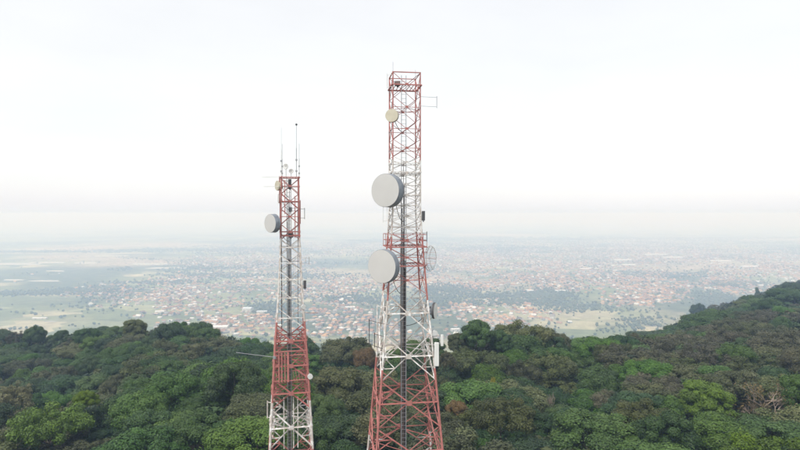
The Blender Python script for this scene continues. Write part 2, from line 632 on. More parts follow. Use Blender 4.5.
    def platform(s, z, over, mk, rail=True, slats=True, rail_h=1.1):
        R = s.root
        h = s.half(z) + over
        # edge frame
        for f in range(4):
            a, b = s.CN[f], s.CN[(f + 1) % 4]
            bar('platform_edge', s.loc(a[0] * h, a[1] * h, z), s.loc(b[0] * h, b[1] * h, z), 0.10, mk, R, 'box')
        hi = h - 0.06
        if slats:
            n = int(2 * hi / 0.3)
            for i in range(n + 1):
                x = -hi + 2 * hi * i / n
                if abs(x) < 0.3:
                    continue
                bar('grating_slat', s.loc(x, -hi, z - 0.01), s.loc(x, hi, z - 0.01), 0.05, mk, R, 'box')
        if rail:
            for lv in (0.5, 1.0):
                for f in range(4):
                    a, b = s.CN[f], s.CN[(f + 1) % 4]
                    bar('handrail', s.loc(a[0] * h, a[1] * h, z + rail_h * lv), s.loc(b[0] * h, b[1] * h, z + rail_h * lv), 0.05, mk, R, 'tube')
            for f in range(4):
                a, b = s.CN[f], s.CN[(f + 1) % 4]
                for t in (0, 0.5):
                    x = (a[0] * (1 - t) + b[0] * t) * h; y = (a[1] * (1 - t) + b[1] * t) * h
                    bar('handrail_post', s.loc(x, y, z), s.loc(x, y, z + rail_h), 0.05, mk, R, 'tube')


# tall tower -------------------------------------------------------
cr = [84.5, 107.7, 128.7, 150.0] + [163 + 10.6 * i for i in range(7)] + [240, 257, 277, 312, 356, 400.5, 447, 495, 545, 597, 650]
TB = Tower('lattice_tower', 'taller red and white lattice tower carrying two big grey drum dishes', 404.5, 52.0, math.radians(8.5),
           [(72, 27.5), (210, 28), (240, 31), (300, 40), (340, 47.5), (450, 66)],
           [(160, 'red'), (237, 'white'), (300, 'red'), (367, 'white'), (453, 'red'), (540, 'white'), (999, 'red')],
           72, cr, 'lattice towers on the hill')
TB.build(0.115, 0.05, 0.052, 2.6)
TB.ladder(-0.10, -0.2, TB.zof(73), 0, 0.42, 'galv')
zz = TB.zof
TB.cables(-0.10, -0.02, [(-0.20, 0.0, 0.07, zz(196), 'cable'), (-0.11, 0.03, 0.08, zz(208), 'cable'), (-0.02, 0.0, 0.07, zz(232), 'brown'),
                         (0.08, 0.03, 0.08, zz(185), 'cable'), (0.17, 0.0, 0.07, zz(262), 'cable'), (0.24, 0.04, 0.06, zz(118), 'brown'),
                         (-0.26, 0.05, 0.05, zz(245), 'brown'), (0.02, 0.08, 0.05, zz(160), 'cable'), (-0.15, 0.10, 0.07, zz(270), 'cable'), (0.12, 0.11, 0.07, zz(270), 'cable')])
TB.platform(zz(85), 0.10, 'red', False, True)
TB.platform(zz(247), 0.30, 'red', True, True, 1.1)
TB.platform(zz(266), 0.10, 'red', False, True)
TB.platform(zz(172), 0.05, 'white', False, True)
for q in (0, 2):
    p = TB.leg(q, TB.top)
    bar('lightning_rod', p, p + Vector((0, 0, 0.8)), 0.03, 'galv', TB.root, 'tube')
for (a, b, y) in ((0, 1, 72.5), (1, 2, 72.5), (2, 3, 72.5), (3, 0, 72.5)):
    bar('strut', TB.leg(a, zz(y)), TB.leg(b, zz(y)), 0.08, 'red', TB.root, 'angle')

# shorter tower ----------------------------------------------------
cr2 = [186, 201, 217, 232, 248, 263, 280, 298, 318, 341, 366, 391, 425, 468, 512, 560, 610]
TA = Tower('lattice_tower', 'shorter red and white lattice tower topped by thin whip masts', 290.3, 62.0, math.radians(12.5),
           [(176, 17.0), (238, 18.5), (290, 23), (350, 31), (400, 36.5), (450, 42)],
           [(238, 'red'), (322, 'white'), (401, 'red'), (449, 'white'), (540, 'red'), (999, 'white')],
           176, cr2, 'lattice towers on the hill')
TA.build(0.135, 0.068, 0.068, 2.3)
TA.ladder(-0.12, -0.15, TA.zof(177), 0, 0.42, 'galv')
za = TA.zof
TA.cables(-0.12, 0.02, [(-0.16, 0.0, 0.06, za(222), 'cable'), (-0.05, 0.03, 0.07, za(200), 'cable'), (0.06, 0.0, 0.06, za(190), 'brown'), (0.16, 0.03, 0.07, za(236), 'cable'), (0.0, 0.09, 0.06, za(260), 'cable')])
TA.platform(za(177), 0.10, 'red', False, True)
TA.platform(za(236), 0.05, 'red', False, True)
TA.platform(za(351), 0.06, 'red', False, False)
TA.platform(za(355), 0.06, 'red', False, False)
TA.platform(za(380), 0.06, 'red', False, True)
# red cable guard frame on the front face, lower section
hz0, hz1 = za(381), za(352)
for lx in (-1.25, -0.95, -0.62, -0.30):
    y = -TA.half(0.5 * (hz0 + hz1)) - 0.12
    bar('guard_post', TA.loc(lx, y - 0.12, hz0), TA.loc(lx, y + 0.06, hz1), 0.10 if lx != -0.30 else 0.2, 'red', TA.root, 'box')
for lx in (0.25, 0.7):
    bar('guard_post', TA.loc(lx, -TA.half(za(430)) + 0.5, za(449)), TA.loc(lx, -TA.half(za(400)) + 0.45, za(398)), 0.09, 'white', TA.root, 'box')
bar('guard_post', TA.loc(-0.75, -TA.half(za(430)) + 0.5, za(449)), TA.loc(-0.75, -TA.half(za(400)) + 0.45, za(398)), 0.09, 'white', TA.root, 'box')


# mounting pipes and a coaxial bundle on the crowded top section
for lx, ly, y0, y1, mk_ in ((-1.12, -0.75, 176, 203, 'red'), (-1.05, 0.35, 178, 240, 'red'), (1.08, -0.4, 200, 224, 'red'), (-0.55, -0.98, 180, 214, 'red'), (0.5, -1.0, 196, 238, 'red')):
    bar('mounting_pipe', TA.loc(lx, ly, za(y1)), TA.loc(lx, ly, za(y0)), 0.09, mk_, TA.root, 'tube')
    for yy_ in (y0 + 3, y1 - 3):
        sx_ = -1 if lx < 0 else 1
        q_ = TA.leg(0 if lx < 0 else 1, za(yy_)) if ly < 0 else TA.leg(3, za(yy_))
        bar('pipe_clamp', TA.loc(lx, ly, za(yy_)), q_, 0.05, 'red', TA.root, 'box')
for lx, ly, y0, y1 in ((-0.95, -0.6, 186, 330), (-0.9, -0.45, 200, 330), (0.85, 0.5, 210, 330)):
    bar('feeder_cable', TA.loc(lx, ly, za(y1)), TA.loc(lx, ly, za(y0)), 0.05, 'cable', TA.root, 'tube')

# ------------------------------------------------------------------ antennas on the towers
def lathe(nm, prof, mt, n=40, smooth=True):
    """profile (r, y) revolved about Y"""
    vs, fs = [], []
    for r, y in prof:
        vs += [(r * math.cos(2 * math.pi * i / n), y, r * math.sin(2 * math.pi * i / n)) for i in range(n)]
    for k in range(len(prof) - 1):
        fs += [(k * n + i, k * n + (i + 1) % n, (k + 1) * n + (i + 1) % n, (k + 1) * n + i) for i in range(n)]
    return pymesh(nm, vs, fs, mt, smooth)


def drum_dish(px, py, d, dia, yaw, depth, label, tower, legk, mk='radome', group=None, tilt=0.0, shroud='shroud'):
    """dish with a drum shroud and flat radome, facing along yaw (0 = at the camera, negative = turned to its left)"""
    c = P(px, py, d)
    m = Matrix.Translation(c) @ Matrix.Rotation(yaw, 4, 'Z') @ Matrix.Rotation(tilt, 4, 'X')
    r = dia / 2
    root = empty('dish_antenna', m)
    tag(root, label, 'dish antenna', group)
    place('radome', lathe('radome', [(0.001, -0.022 * r), (r * 0.5, -0.019 * r), (r * 0.985, 0.0)], MATS[mk], 56), m, root)
    sh = place('shroud', lathe('shroud', [(r * 0.99, 0.012), (r * 0.998, 0.014), (r, 0.06), (r, 0.075), (r, depth), (r * 0.99, depth + 0.02)], MATS[shroud], 56), m, root)
    place('rim_band', lathe('rim_band', [(r * 1.002, depth * 0.93), (r * 1.018, depth * 0.93), (r * 1.018, depth * 0.99), (r * 1.002, depth * 0.99)], M_GALV, 56), m, sh)
    place('reflector', lathe('reflector', [(r * 0.99, depth), (r * 0.8, depth + 0.11 * r), (r * 0.5, depth + 0.22 * r), (r * 0.2, depth + 0.27 * r), (0.12 * r, depth + 0.28 * r), (0.12 * r, depth + 0.42 * r), (0.001, depth + 0.42 * r)], M_SHROUD, 40), m, root)
    back = m @ Vector((0, depth + 0.38 * r, 0))
    # vertical pipe behind the hub, held off a tower leg by two clamps
    hp = max(0.35, 0.55 * r)
    bar('mounting_pipe', back - Vector((0, 0, hp)), back + Vector((0, 0, hp)), 0.05 + 0.03 * dia, 'galv', root, 'tube')
    for sg in (-1, 1):
        zz_ = back.z + sg * hp * 0.8
        bar('bracket', Vector((back.x, back.y, zz_)), tower.leg(legk, zz_), 0.05 + 0.015 * dia, 'galv', root, 'box')
    if dia > 0.9:
        # sagging jumper cable from the feed to the cable run inside the tower
        e_ = tower.loc(-0.1, 0.0, back.z - 1.6 * r - 0.4)
        pts = []
        for i in range(9):
            q_ = i / 8.0
            p_ = back.lerp(e_, q_); p_.z -= 0.55 * r * math.sin(math.pi * q_)
            pts.append(np.array(p_))
        Vj, Fj = tubes([(pts[i], pts[i + 1], .03, .03) for i in range(8)], 6)
        mi_ = m.inverted()
        place('jumper_cable', pymesh('jumper_cable', [mi_ @ Vector(v) for v in Vj], [tuple(int(q) for q in f) for f in Fj], M_CABLE), m, root)
    # side stay from the rim to a leg
    e = m @ Vector((r * 0.7, depth, -r * 0.6))
    bar('stay', e, tower.leg(legk, e.z - 0.3), 0.04, 'dark', root, 'tube')
    return root


YAW = math.radians(-33)
drum_dish(385.0, 190.3, 49.6, 2.92, YAW, 0.80, 'upper big grey drum dish on the taller tower', TB, 0, group='big drum dishes on the taller tower')
drum_dish(381.6, 266.5, 49.4, 2.92, YAW, 0.62, 'lower big grey drum dish on the taller tower, below the handrail platform', TB, 0, group='big drum dishes on the taller tower')
drum_dish(391.6, 115.4, 50.2, 1.15, math.radians(-12), 0.35, 'small cream dish near the top of the taller tower', TB, 0, 'cream', shroud='cream')
drum_dish(270.0, 223.3, 60.2, 1.96, math.radians(-40), 0.62, 'medium grey drum dish on the shorter tower', TA, 0)
drum_dish(276.9, 185.6, 61.0, 1.05, math.radians(-52), 0.40, 'small cream drum dish at the shorter tower top', TA, 0, 'cream', shroud='cream')
drum_dish(278.2, 198.5, 61.4, 1.0, math.radians(-70), 0.14, 'small white dish seen edge-on under the cream drum dish', TA, 0, 'panel', shroud='panel')
drum_dish(435.6, 310.6, 51.0, 1.45, math.radians(72), 0.2, 'white dish with dark rim on the taller tower, facing the town', TB, 1, 'panel', shroud='dark')
drum_dish(435.0, 334.0, 50.6, 0.62, math.radians(30), 0.18, 'very small white dish beside the upright panel antennas', TB, 1, 'panel', shroud='panel')
drum_dish(310.3, 376.8, 60.4, 0.55, math.radians(20), 0.18, 'very small white dish on the lower red part of the shorter tower', TA, 1, 'panel', shroud='panel')
drum_dish(303.8, 307.0, 60.8, 0.5, math.radians(35), 0.16, 'very small white dish on the white part of the shorter tower', TA, 1, 'panel', shroud='panel')


def roof_dish(px, py, d, dia, yaw, label, base_z):
    c = P(px, py, d)
    m = Matrix.Translation(c) @ Matrix.Rotation(yaw, 4, 'Z')
    r = dia / 2
    root = empty('dish_antenna', m)
    tag(root, label, 'dish antenna')
    place('reflector', lathe('reflector', [(0.001, 0.22 * r), (r * .4, 0.18 * r), (r * .8, 0.06 * r), (r, 0.0), (r * 1.02, 0.03), (r * .8, 0.1 * r), (r * .4, 0.24 * r), (0.001, 0.28 * r)], M_PANEL, 28), m, root)
    bar('feed_arm', m @ Vector((0, 0.2 * r, 0)), m @ Vector((0, -0.5 * r, 0)), 0.03, 'galv', root, 'tube')
    b = m @ Vector((0, 0.26 * r, 0))
    bar('mast', Vector((b.x, b.y, base_z)), b + Vector((0, 0, 0.2)), 0.06, 'galv', root, 'tube')


roof_dish(285.6, 166.3, 61.6, 0.62, math.radians(-20), 'small pale dish on a short mast on the shorter tower top, beside the whip pair', TA.zof(177))
roof_dish(291.2, 171.0, 61.8, 0.5, math.radians(15), 'lowest pale dish on a short mast on the shorter tower top', TA.zof(177))


def whip(px, y0, y1, d, wd, label, mk='galv', ball=False, knuckle=None, tower=None):
    a, b = P(px, y1, d), P(px, y0, d)
    m = Matrix.Translation(a)
    root = empty('whip_antenna', m)
    tag(root, label, 'antenna')
    bar('lower_mast', a, a.lerp(b, 0.55), wd, mk, root, 'tube')
    bar('upper_mast', a.lerp(b, 0.55), b, wd * 0.6, mk, root, 'tube')
    for t in (0.12, 0.33):
        q = a.lerp(b, t)
        bar('clamp', q - Vector((0, 0, .09)), q + Vector((0, 0, .09)), wd * 2.6, 'galv', root, 'bevel')
    if ball:
        mb = Matrix.Translation(b) @ Matrix.Rotation(math.pi / 2, 4, 'X')
        pr = [(max(0.001, 0.12 * math.sin(math.pi * i / 8)), -0.12 * math.cos(math.pi * i / 8)) for i in range(9)]
        place('finial', lathe('finial', pr, M_DARK, 14), mb, root)
    return root


ztA = TA.zof(177)
yb = 177.3
whip(281.3, 127.5, yb, 60.9, 0.075, 'tall pale whip mast on the shorter tower top without a ball', 'panel')
whip(282.2, 144, yb, 62.2, 0.06, 'shorter thin mast close beside the tall pale whip', 'galv')
whip(296.4, 124.5, yb, 62.4, 0.075, 'tall grey mast ending in a dark ball on the shorter tower', 'galv', ball=True)
whip(299.2, 143.5, yb, 61.0, 0.06, 'thin mast without a ball beside the ball-tipped mast', 'galv')


def yagi(px0, px1, y, d, tower, legk, label, mk='galv', n=6, el=0.8, upright=True):
    """boom from the tower leg outwards with cross elements"""
    z = P(400, y, d).z
    tip = P(px0, y, d)
    root_p = tower.leg(legk, z)
    root = empty('yagi_antenna', Matrix.Translation(root_p))
    tag(root, label, 'antenna')
    bar('boom', root_p, tip, 0.045, mk, root, 'box')
    for i in range(n):
        t = 0.35 + 0.63 * i / max(1, n - 1)
        c = root_p.lerp(tip, t)
        e = el * (1.0 - 0.3 * i / n) / 2
        dv = Vector((0, 0, e)) if upright else Vector((0.15 * e, e, 0))
        bar('element', c - dv, c + dv, 0.02, mk, root, 'tube')


yagi(262.0, 281, 177.2, 60.8, TA, 0, 'pale boom antenna at the shorter tower top rim', 'panel', 6, 0.7, False)
yagi(264.0, 281, 186.6, 60.8, TA, 0, 'pale boom antenna beside the small cream drum dish', 'panel', 5, 0.6, False)
yagi(317.5, 304, 313.2, 60.6, TA, 1, 'brownish boom antenna on the white part of the shorter tower', 'brown', 5, 0.5, False)


def outrigger(px, y, d, tower, legk, label, mk='galv', wd=0.06):
    z = P(400, y + 4, d).z
    a = tower.leg(legk, z)
    tip = P(px, y, d + 3)
    root = empty('outrigger_pole', Matrix.Translation(a))
    tag(root, label, 'pole')
    bar('pole', a, tip, wd, mk, root, 'tube')
    bar('clamp', a - Vector((0, 0, .15)), a + Vector((0, 0, .15)), 0.3, 'galv', root, 'bevel')
    bar('end_cap', tip, tip + (tip - a).normalized() * 0.12, wd * 1.4, 'galv', root, 'tube')


outrigger(237, 352.6, 60.4, TA, 0, 'long pale pole reaching out from the shorter tower over the trees')


def loop_antenna(px0, px1, y0, y1, d, tower, legk, label, mk='galv', wd=0.04, mid=True):
    """folded dipole: two arms out from a leg and an upright"""
    root = empty('dipole_antenna', Matrix.Translation(P(px0, y1, d)))
    tag(root, label, 'antenna')
    a0, a1 = P(px1, y0, d), P(px1, y1, d)
    for y in (y0, y1):
        z = P(400, y, d).z
        bar('arm', tower.leg(legk, z), P(px1, y, d), wd * 0.8, mk, root, 'tube')
    up = Vector((0, 0, 0.12))
    bar('upright', a1 - up, a0 + up, wd * 1.3, mk, root, 'tube')
    if mid:
        b0, b1 = P(px0 + (px1 - px0) * .5, y0, d), P(px0 + (px1 - px0) * .5, y1, d)
        bar('upright', b1, b0, wd * 0.8, mk, root, 'tube')


loop_antenna(422, 436.8, 97.5, 106.8, 51.0, TB, 1, 'grey folded dipole high on the taller tower, level with the cream dish', mid=False)
loop_antenna(392, 387.2, 75, 87, 50.4, TB, 0, 'pale dipole on the taller tower top beside the upper platform', 'panel', 0.045, mid=False)
loop_antenna(391, 383.2, 207, 221, 49.8, TB, 0, 'pale folded dipole between the two big drum dishes', 'panel', 0.04)
loop_antenna(424, 426.8, 233, 240, 50.4, TB, 1, 'small dark dipole at the handrail platform of the taller tower', 'dark', 0.05, mid=False)
loop_antenna(301, 304.6, 209, 218, 60.8, TA, 1, 'dark two-armed dipole on the upper red part of the shorter tower', 'dark', 0.045, mid=False)
loop_antenna(302, 309.2, 258, 263.5, 60.6, TA, 1, 'grey square loop on the white part of the shorter tower', 'galv', 0.045)
loop_antenna(382, 369.2, 320.5, 344, 51.5, TB, 0, 'outermost dark dipole frame on the white part of the taller tower', 'dark', 0.055, mid=False)
loop_antenna(382, 374.5, 334, 346, 50.8, TB, 0, 'inner short dark dipole frame on the white part of the taller tower', 'dark', 0.06, mid=False)
loop_antenna(379, 377.2, 306, 350, 50.6, TB, 0, 'tall white stand-off frame on the white part of the taller tower', 'white', 0.09, mid=False)
loop_antenna(271, 267.4, 402, 417, 60.2, TA, 0, 'white stand-off frame on the lower white part of the shorter tower', 'white', 0.09, mid=False)


def radio_unit(px, py, d, wd, h, tower, legk, label, mk='dark'):
    c = P(px, py, d)
    root = empty('radio_unit', Matrix.Translation(c - Vector((0, 0, h / 2))))
    tag(root, label, 'radio unit')
    bar('housing', c - Vector((0, 0, h / 2)), c + Vector((0, 0, h / 2)), wd, mk, root, 'bevel', w2=wd * 0.7)
    for sg in (-1, 1):
        z = c.z + sg * h * 0.3
        bar('bracket', Vector((c.x, c.y, z)), tower.leg(legk, z), 0.045, 'galv', root, 'box')
    bar('cable_gland', c - Vector((0, 0, h / 2 + 0.12)), c - Vector((0, 0, h / 2 - 0.02)), wd * 0.35, 'dark', root, 'tube')


radio_unit(289.8, 184, 61.5, 0.32, 1.05, TA, 0, 'tall dark radio unit inside the shorter tower top')
radio_unit(304.8, 284.5, 60.8, 0.28, 0.85, TA, 1, 'dark radio unit outside the white part of the shorter tower')
radio_unit(423.4, 215.8, 50.6, 0.28, 0.85, TB, 1, 'dark radio unit outside the taller tower above the handrail platform')
radio_unit(291, 235.0, 61.6, 0.45, 0.55, TA, 1, 'squat dark radio unit at the foot of the upper red part of the shorter tower')
radio_unit(397.5, 83.5, 50.6, 0.5, 0.4, TB, 0, 'brown box on the upper platform of the taller tower', 'brown')
radio_unit(290.5, 209.5, 61.8, 0.3, 0.5, TA, 1, 'small dark radio unit inside the shorter tower level with the two-armed dipole')


def panel_antenna(px, y0, y1, d, wd, tower, legk, label):
    a, b = P(px, y1, d), P(px, y0, d)
    root = empty('panel_antenna', Matrix.Translation(a))
    tag(root, label, 'antenna', 'upright panel antennas on the taller tower')
    bar('radome', a, b, wd, 'panel', root, 'bevel', w2=wd * 0.5, face=(0, 1, 0))
    back = Vector((-0.05, 0.28, 0))
    bar('mounting_pipe', a + back, b + back, 0.07, 'galv', root, 'tube')
    for t in (0.15, 0.85):
        q = a.lerp(b, t)
        bar('bracket', q, q + back, 0.06, 'galv', root, 'box')
        bar('bracket', q + back, tower.leg(legk, q.z), 0.05, 'galv', root, 'box')


panel_antenna(436.6, 342.5, 366, 49.8, 0.40, TB, 1, 'large white upright panel antenna on the taller tower')
panel_antenna(442.0, 334.5, 346, 50.4, 0.24, TB, 1, 'smaller white upright panel antenna farther out from the taller tower')


def grid_dish(px, py, d, dia, yaw, label, tower, legk):
    c = P(px, py, d)
    m = Matrix.Translation(c) @ Matrix.Rotation(yaw, 4, 'Z')
    r = dia / 2
    root = empty('grid_dish_antenna', m)
    tag(root, label, 'dish antenna')
    dep = 0.35 * r

    def pt(x, z):
        rr = min(1.0, math.hypot(x, z) / r)
        return m @ Vector((x, dep * rr * rr - dep, z))
    n = 28
    ring = [m @ Vector((r * math.cos(2 * math.pi * i / n), 0, r * math.sin(2 * math.pi * i / n))) for i in range(n)]
    # outer ring: one closed tube
    vs, fs = [], []
    k = 6
    for i in range(n):
        a = 2 * math.pi * i / n
        for j in range(k):
            b = 2 * math.pi * j / k
            rr = r + 0.02 * math.cos(b)
            vs.append((rr * math.cos(a), 0.02 * math.sin(b), rr * math.sin(a)))
    for i in range(n):
        for j in range(k):
            fs.append((i * k + j, ((i + 1) % n) * k + j, ((i + 1) % n) * k + (j + 1) % k, i * k + (j + 1) % k))
    place('ring', pymesh('ring', vs, fs, M_GALV, True), m, root)
    # horizontal rods, bent to the parabola
    for i in range(-6, 7):
        z = i / 7.0 * r
        xw = math.sqrt(max(0, r * r - z * z))
        pts = [Vector((xw * t, 0, z)) for t in np.linspace(-1, 1, 9)]
        vs, fs = [], []
        for q in pts:
            yv = dep * (q.x ** 2 + z * z) / (r * r) - dep
            yv = -yv - dep
            yv = dep * (1 - (q.x ** 2 + z * z) / (r * r))
            for (dy, dz) in ((-.012, -.012), (.012, -.012), (.012, .012), (-.012, .012)):
                vs.append((q.x, yv + dy, z + dz))
        for s_ in range(8):
            for j in range(4):
                fs.append((s_ * 4 + j, s_ * 4 + (j + 1) % 4, s_ * 4 + 4 + (j + 1) % 4, s_ * 4 + 4 + j))
        place('rod', pymesh('rod', vs, fs, M_RED if i in (-3, 0, 3) else M_GALV), m, root)
    for x in (-0.45 * r, 0.0, 0.45 * r):
        zw = math.sqrt(r * r - x * x)
        pr = None
        for t0, t1 in zip(np.linspace(-1, 1, 7)[:-1], np.linspace(-1, 1, 7)[1:]):
            za_, zb_ = zw * t0, zw * t1
            ya = dep * (1 - (x * x + za_ * za_) / (r * r)) + .03
            yb_ = dep * (1 - (x * x + zb_ * zb_) / (r * r)) + .03
            bar('rib', m @ Vector((x, ya, za_)), m @ Vector((x, yb_, zb_)), 0.035, 'galv', root, 'box')
    hub = m @ Vector((0, dep + .06, 0))
    for dz in (-0.5 * r, 0.5 * r):
        s0 = m @ Vector((0, dep * .78, dz))
        bar('bracket', s0, tower.leg(legk, s0.z), 0.06, 'red', root, 'box')
    bar('feed_arm', hub, m @ Vector((0, -0.55 * r, 0)), 0.04, 'galv', root, 'tube')


grid_dish(430.2, 258.5, 51.2, 2.25, math.radians(58), 'round wire grid dish beside the handrail platform of the taller tower', TB, 1)

# ------------------------------------------------------------------ trees
def leaf_material(name, dark, light, transl=0.15):
    m = bpy.data.materials.new(name)
    m.use_nodes = True
    t = m.node_tree
    b = t.nodes['Principled BSDF']
    b.inputs['Roughness'].default_value = 0.55
    try:
        b.inputs['Specular IOR Level'].default_value = 0.3
    except Exception:
        pass
    at = t.nodes.new('ShaderNodeAttribute'); at.attribute_name = 'tint'
    oi = t.nodes.new('ShaderNodeObjectInfo')
    ma = t.nodes.new('ShaderNodeMath'); ma.operation = 'MULTIPLY_ADD'
    t.links.new(oi.outputs['Random'], ma.inputs[0]); ma.inputs[1].default_value = 0.5; ma.inputs[2].default_value = -0.25
    ad = t.nodes.new('ShaderNodeMath'); ad.operation = 'ADD'; ad.use_clamp = True
    t.links.new(at.outputs['Fac'], ad.inputs[0]); t.links.new(ma.outputs[0], ad.inputs[1])
    r = t.nodes.new('ShaderNodeValToRGB')
    r.color_ramp.elements[0].position = 0.0; r.color_ramp.elements[0].color = (*dark, 1)
    r.color_ramp.elements[1].position = 1.0; r.color_ramp.elements[1].color = (*light, 1)
    em = r.color_ramp.elements.new(0.55); em.color = (dark[0] * .45 + light[0] * .5, dark[1] * .42 + light[1] * .58, dark[2] * .5 + light[2] * .4, 1)
    t.links.new(ad.outputs[0], r.inputs['Fac'])
    def scramble(k, lo, hi):
        a_ = t.nodes.new('ShaderNodeMath'); a_.operation = 'MULTIPLY'; a_.inputs[1].default_value = k
        f_ = t.nodes.new('ShaderNodeMath'); f_.operation = 'FRACT'
        r_ = t.nodes.new('ShaderNodeMapRange'); r_.inputs['To Min'].default_value = lo; r_.inputs['To Max'].default_value = hi
        t.links.new(oi.outputs['Random'], a_.inputs[0]); t.links.new(a_.outputs[0], f_.inputs[0]); t.links.new(f_.outputs[0], r_.inputs['Value'])
        return r_.outputs[0]
    hs = t.nodes.new('ShaderNodeHueSaturation')
    t.links.new(scramble(17.3, 0.483, 0.512), hs.inputs['Hue'])
    t.links.new(scramble(41.7, 0.9, 1.2), hs.inputs['Saturation'])
    t.links.new(scramble(73.1, 0.80, 1.18), hs.inputs['Value'])
    t.links.new(r.outputs['Color'], hs.inputs['Color'])
    t.links.new(hs.outputs[0], b.inputs['Base Color'])
    tr = t.nodes.new('ShaderNodeBsdfTranslucent')
    t.links.new(hs.outputs[0], tr.inputs['Color'])
    mx = t.nodes.new('ShaderNodeMixShader'); mx.inputs[0].default_value = transl
    t.links.new(b.outputs[0], mx.inputs[1]); t.links.new(tr.outputs[0], mx.inputs[2])
    t.links.new(mx.outputs[0], t.nodes['Material Output'].inputs['Surface'])
    return m


LEAF = {
    'green': leaf_material('leaf_green', (0.027, 0.058, 0.016), (0.10, 0.17, 0.042)),
    'deep': leaf_material('leaf_deep_green', (0.018, 0.040, 0.018), (0.066, 0.116, 0.042)),
    'bright': leaf_material('leaf_bright', (0.058, 0.10, 0.018), (0.145, 0.215, 0.045)),
    'olive': leaf_material('leaf_olive', (0.046, 0.056, 0.025), (0.13, 0.14, 0.064)),
    'brown': leaf_material('leaf_brown', (0.050, 0.050, 0.032), (0.12, 0.112, 0.07)),
    'rust': leaf_material('leaf_rust', (0.09, 0.062, 0.03), (0.17, 0.118, 0.055)),
    'pale': leaf_material('leaf_pale', (0.12, 0.115, 0.07), (0.25, 0.23, 0.15)),
    'yellow': leaf_material('leaf_yellow', (0.20, 0.18, 0.03), (0.36, 0.32, 0.06)),
}
M_BARK = mat_simple('bark', (0.11, 0.09, 0.07), 0.9, col2=(0.06, 0.05, 0.04), scale=6)
M_PALEBARK = mat_simple('pale_bark', (0.36, 0.295, 0.235), 0.85, col2=(0.24, 0.18, 0.14), scale=5)


def crown_clumps(g, R, Hc, top, nclump, rc, shape):
    C, RC = [], []
    for i in range(nclump):
        t = (i + 0.5) / nclump
        zc = 1 - 1.55 * t                       # mostly the upper side
        ph = i * 2.39996 + g.uniform(-.5, .5)
        rr = math.sqrt(max(0.0, 1 - zc * zc))
        k = g.uniform(0.70, 1.16)
        if shape == 'cone':
            rr = rr * (0.35 + 0.65 * (1 - zc) / 1.6)
        if shape == 'umbrella':
            rr = min(1.0, rr * 1.1); zc = zc * 0.7 + 0.25
        C.append((rr * k * (R - rc * .6) * math.cos(ph), rr * k * (R - rc * .6) * math.sin(ph), top - Hc / 2 + zc * k * (Hc / 2 - rc * .5)))
        RC.append(rc * g.uniform(0.5, 1.4))
    return np.array(C), np.array(RC)


def crown_arrays(seed, R, Hc, top, nclump, rc, nleaf, leaf, shape='round', fill=0.28):
    g = np.random.default_rng(seed)
    C, RC = crown_clumps(g, R, Hc, top, nclump, rc, shape)
    # irregular outline: stretch and push the crown
    C[:, 0] *= g.uniform(.85, 1.15); C[:, 1] *= g.uniform(.85, 1.15)
    wts = RC ** 2; wts = wts / wts.sum()
    ci = g.choice(nclump, nleaf, p=wts)
    d = g.normal(size=(nleaf, 3)); d[:, 2] += 0.25
    d /= np.linalg.norm(d, axis=1, keepdims=True)
    rad = np.where(g.random(nleaf) < fill, g.random(nleaf) * 0.8, 0.78 + 0.34 * g.random(nleaf))
    rad = np.where(g.random(nleaf) < .10, 1.0 + 0.55 * g.random(nleaf) ** 2, rad)
    sq = np.array([1, 1, 0.78])
    pos = C[ci] + d * sq * (RC[ci] * rad)[:, None]
    nrm = d * 1.0 + g.normal(size=(nleaf, 3)) * 0.34 + np.array([0, 0, 0.25])
    nrm /= np.linalg.norm(nrm, axis=1, keepdims=True)
    a = np.cross(nrm, g.normal(size=(nleaf, 3))); a /= np.linalg.norm(a, axis=1, keepdims=True)
    b = np.cross(nrm, a)
    s = leaf * g.uniform(.55, 1.35, nleaf)[:, None]
    a = a * s * 0.85; b = b * s * 0.5
    V = np.stack([pos - a, pos + b * 0.9 - a * 0.1, pos + a, pos - b * 0.9 - a * 0.1], 1).reshape(-1, 3)
    Fq = np.arange(nleaf * 4).reshape(-1, 4)
    cl_t = g.normal(0, 0.16, nclump)
    tint = np.clip(0.45 + cl_t[ci] + g.normal(0, 0.09, nleaf), 0, 1)
    return V, Fq, np.repeat(tint, 4), C, RC


def add_tint(me, tint):
    at = me.attributes.new('tint', 'FLOAT', 'POINT')
    at.data.foreach_set('value', np.asarray(tint, dtype=np.float32))


def trunk_arrays(seed, C, top, hfork, r0, nlimb, thin=1.0):
    g = np.random.default_rng(seed + 500)
    segs = []
    p = np.array([0, 0, -0.6]); lean = g.uniform(-.35, .35, 2)
    prev = p; pr = r0 * 1.35
    for k in range(1, 5):
        q = np.array([lean[0] * k / 4, lean[1] * k / 4, hfork * k / 4]); r = r0 * (1 - .1 * k)
        segs.append((prev, q, pr, r)); prev, pr = q, r
    order = np.argsort(-C[:, 2])
    idx = order[:: max(1, len(order) // nlimb)][:nlimb]
    for i in idx:
        mid = prev * 0.45 + C[i] * 0.55 + g.uniform(-.4, .4, 3); mid[2] -= 0.3
        segs.append((prev, mid, pr * .6 * thin, pr * .34 * thin)); segs.append((mid, C[i], pr * .34 * thin, pr * .1 * thin))
    return tubes(segs)


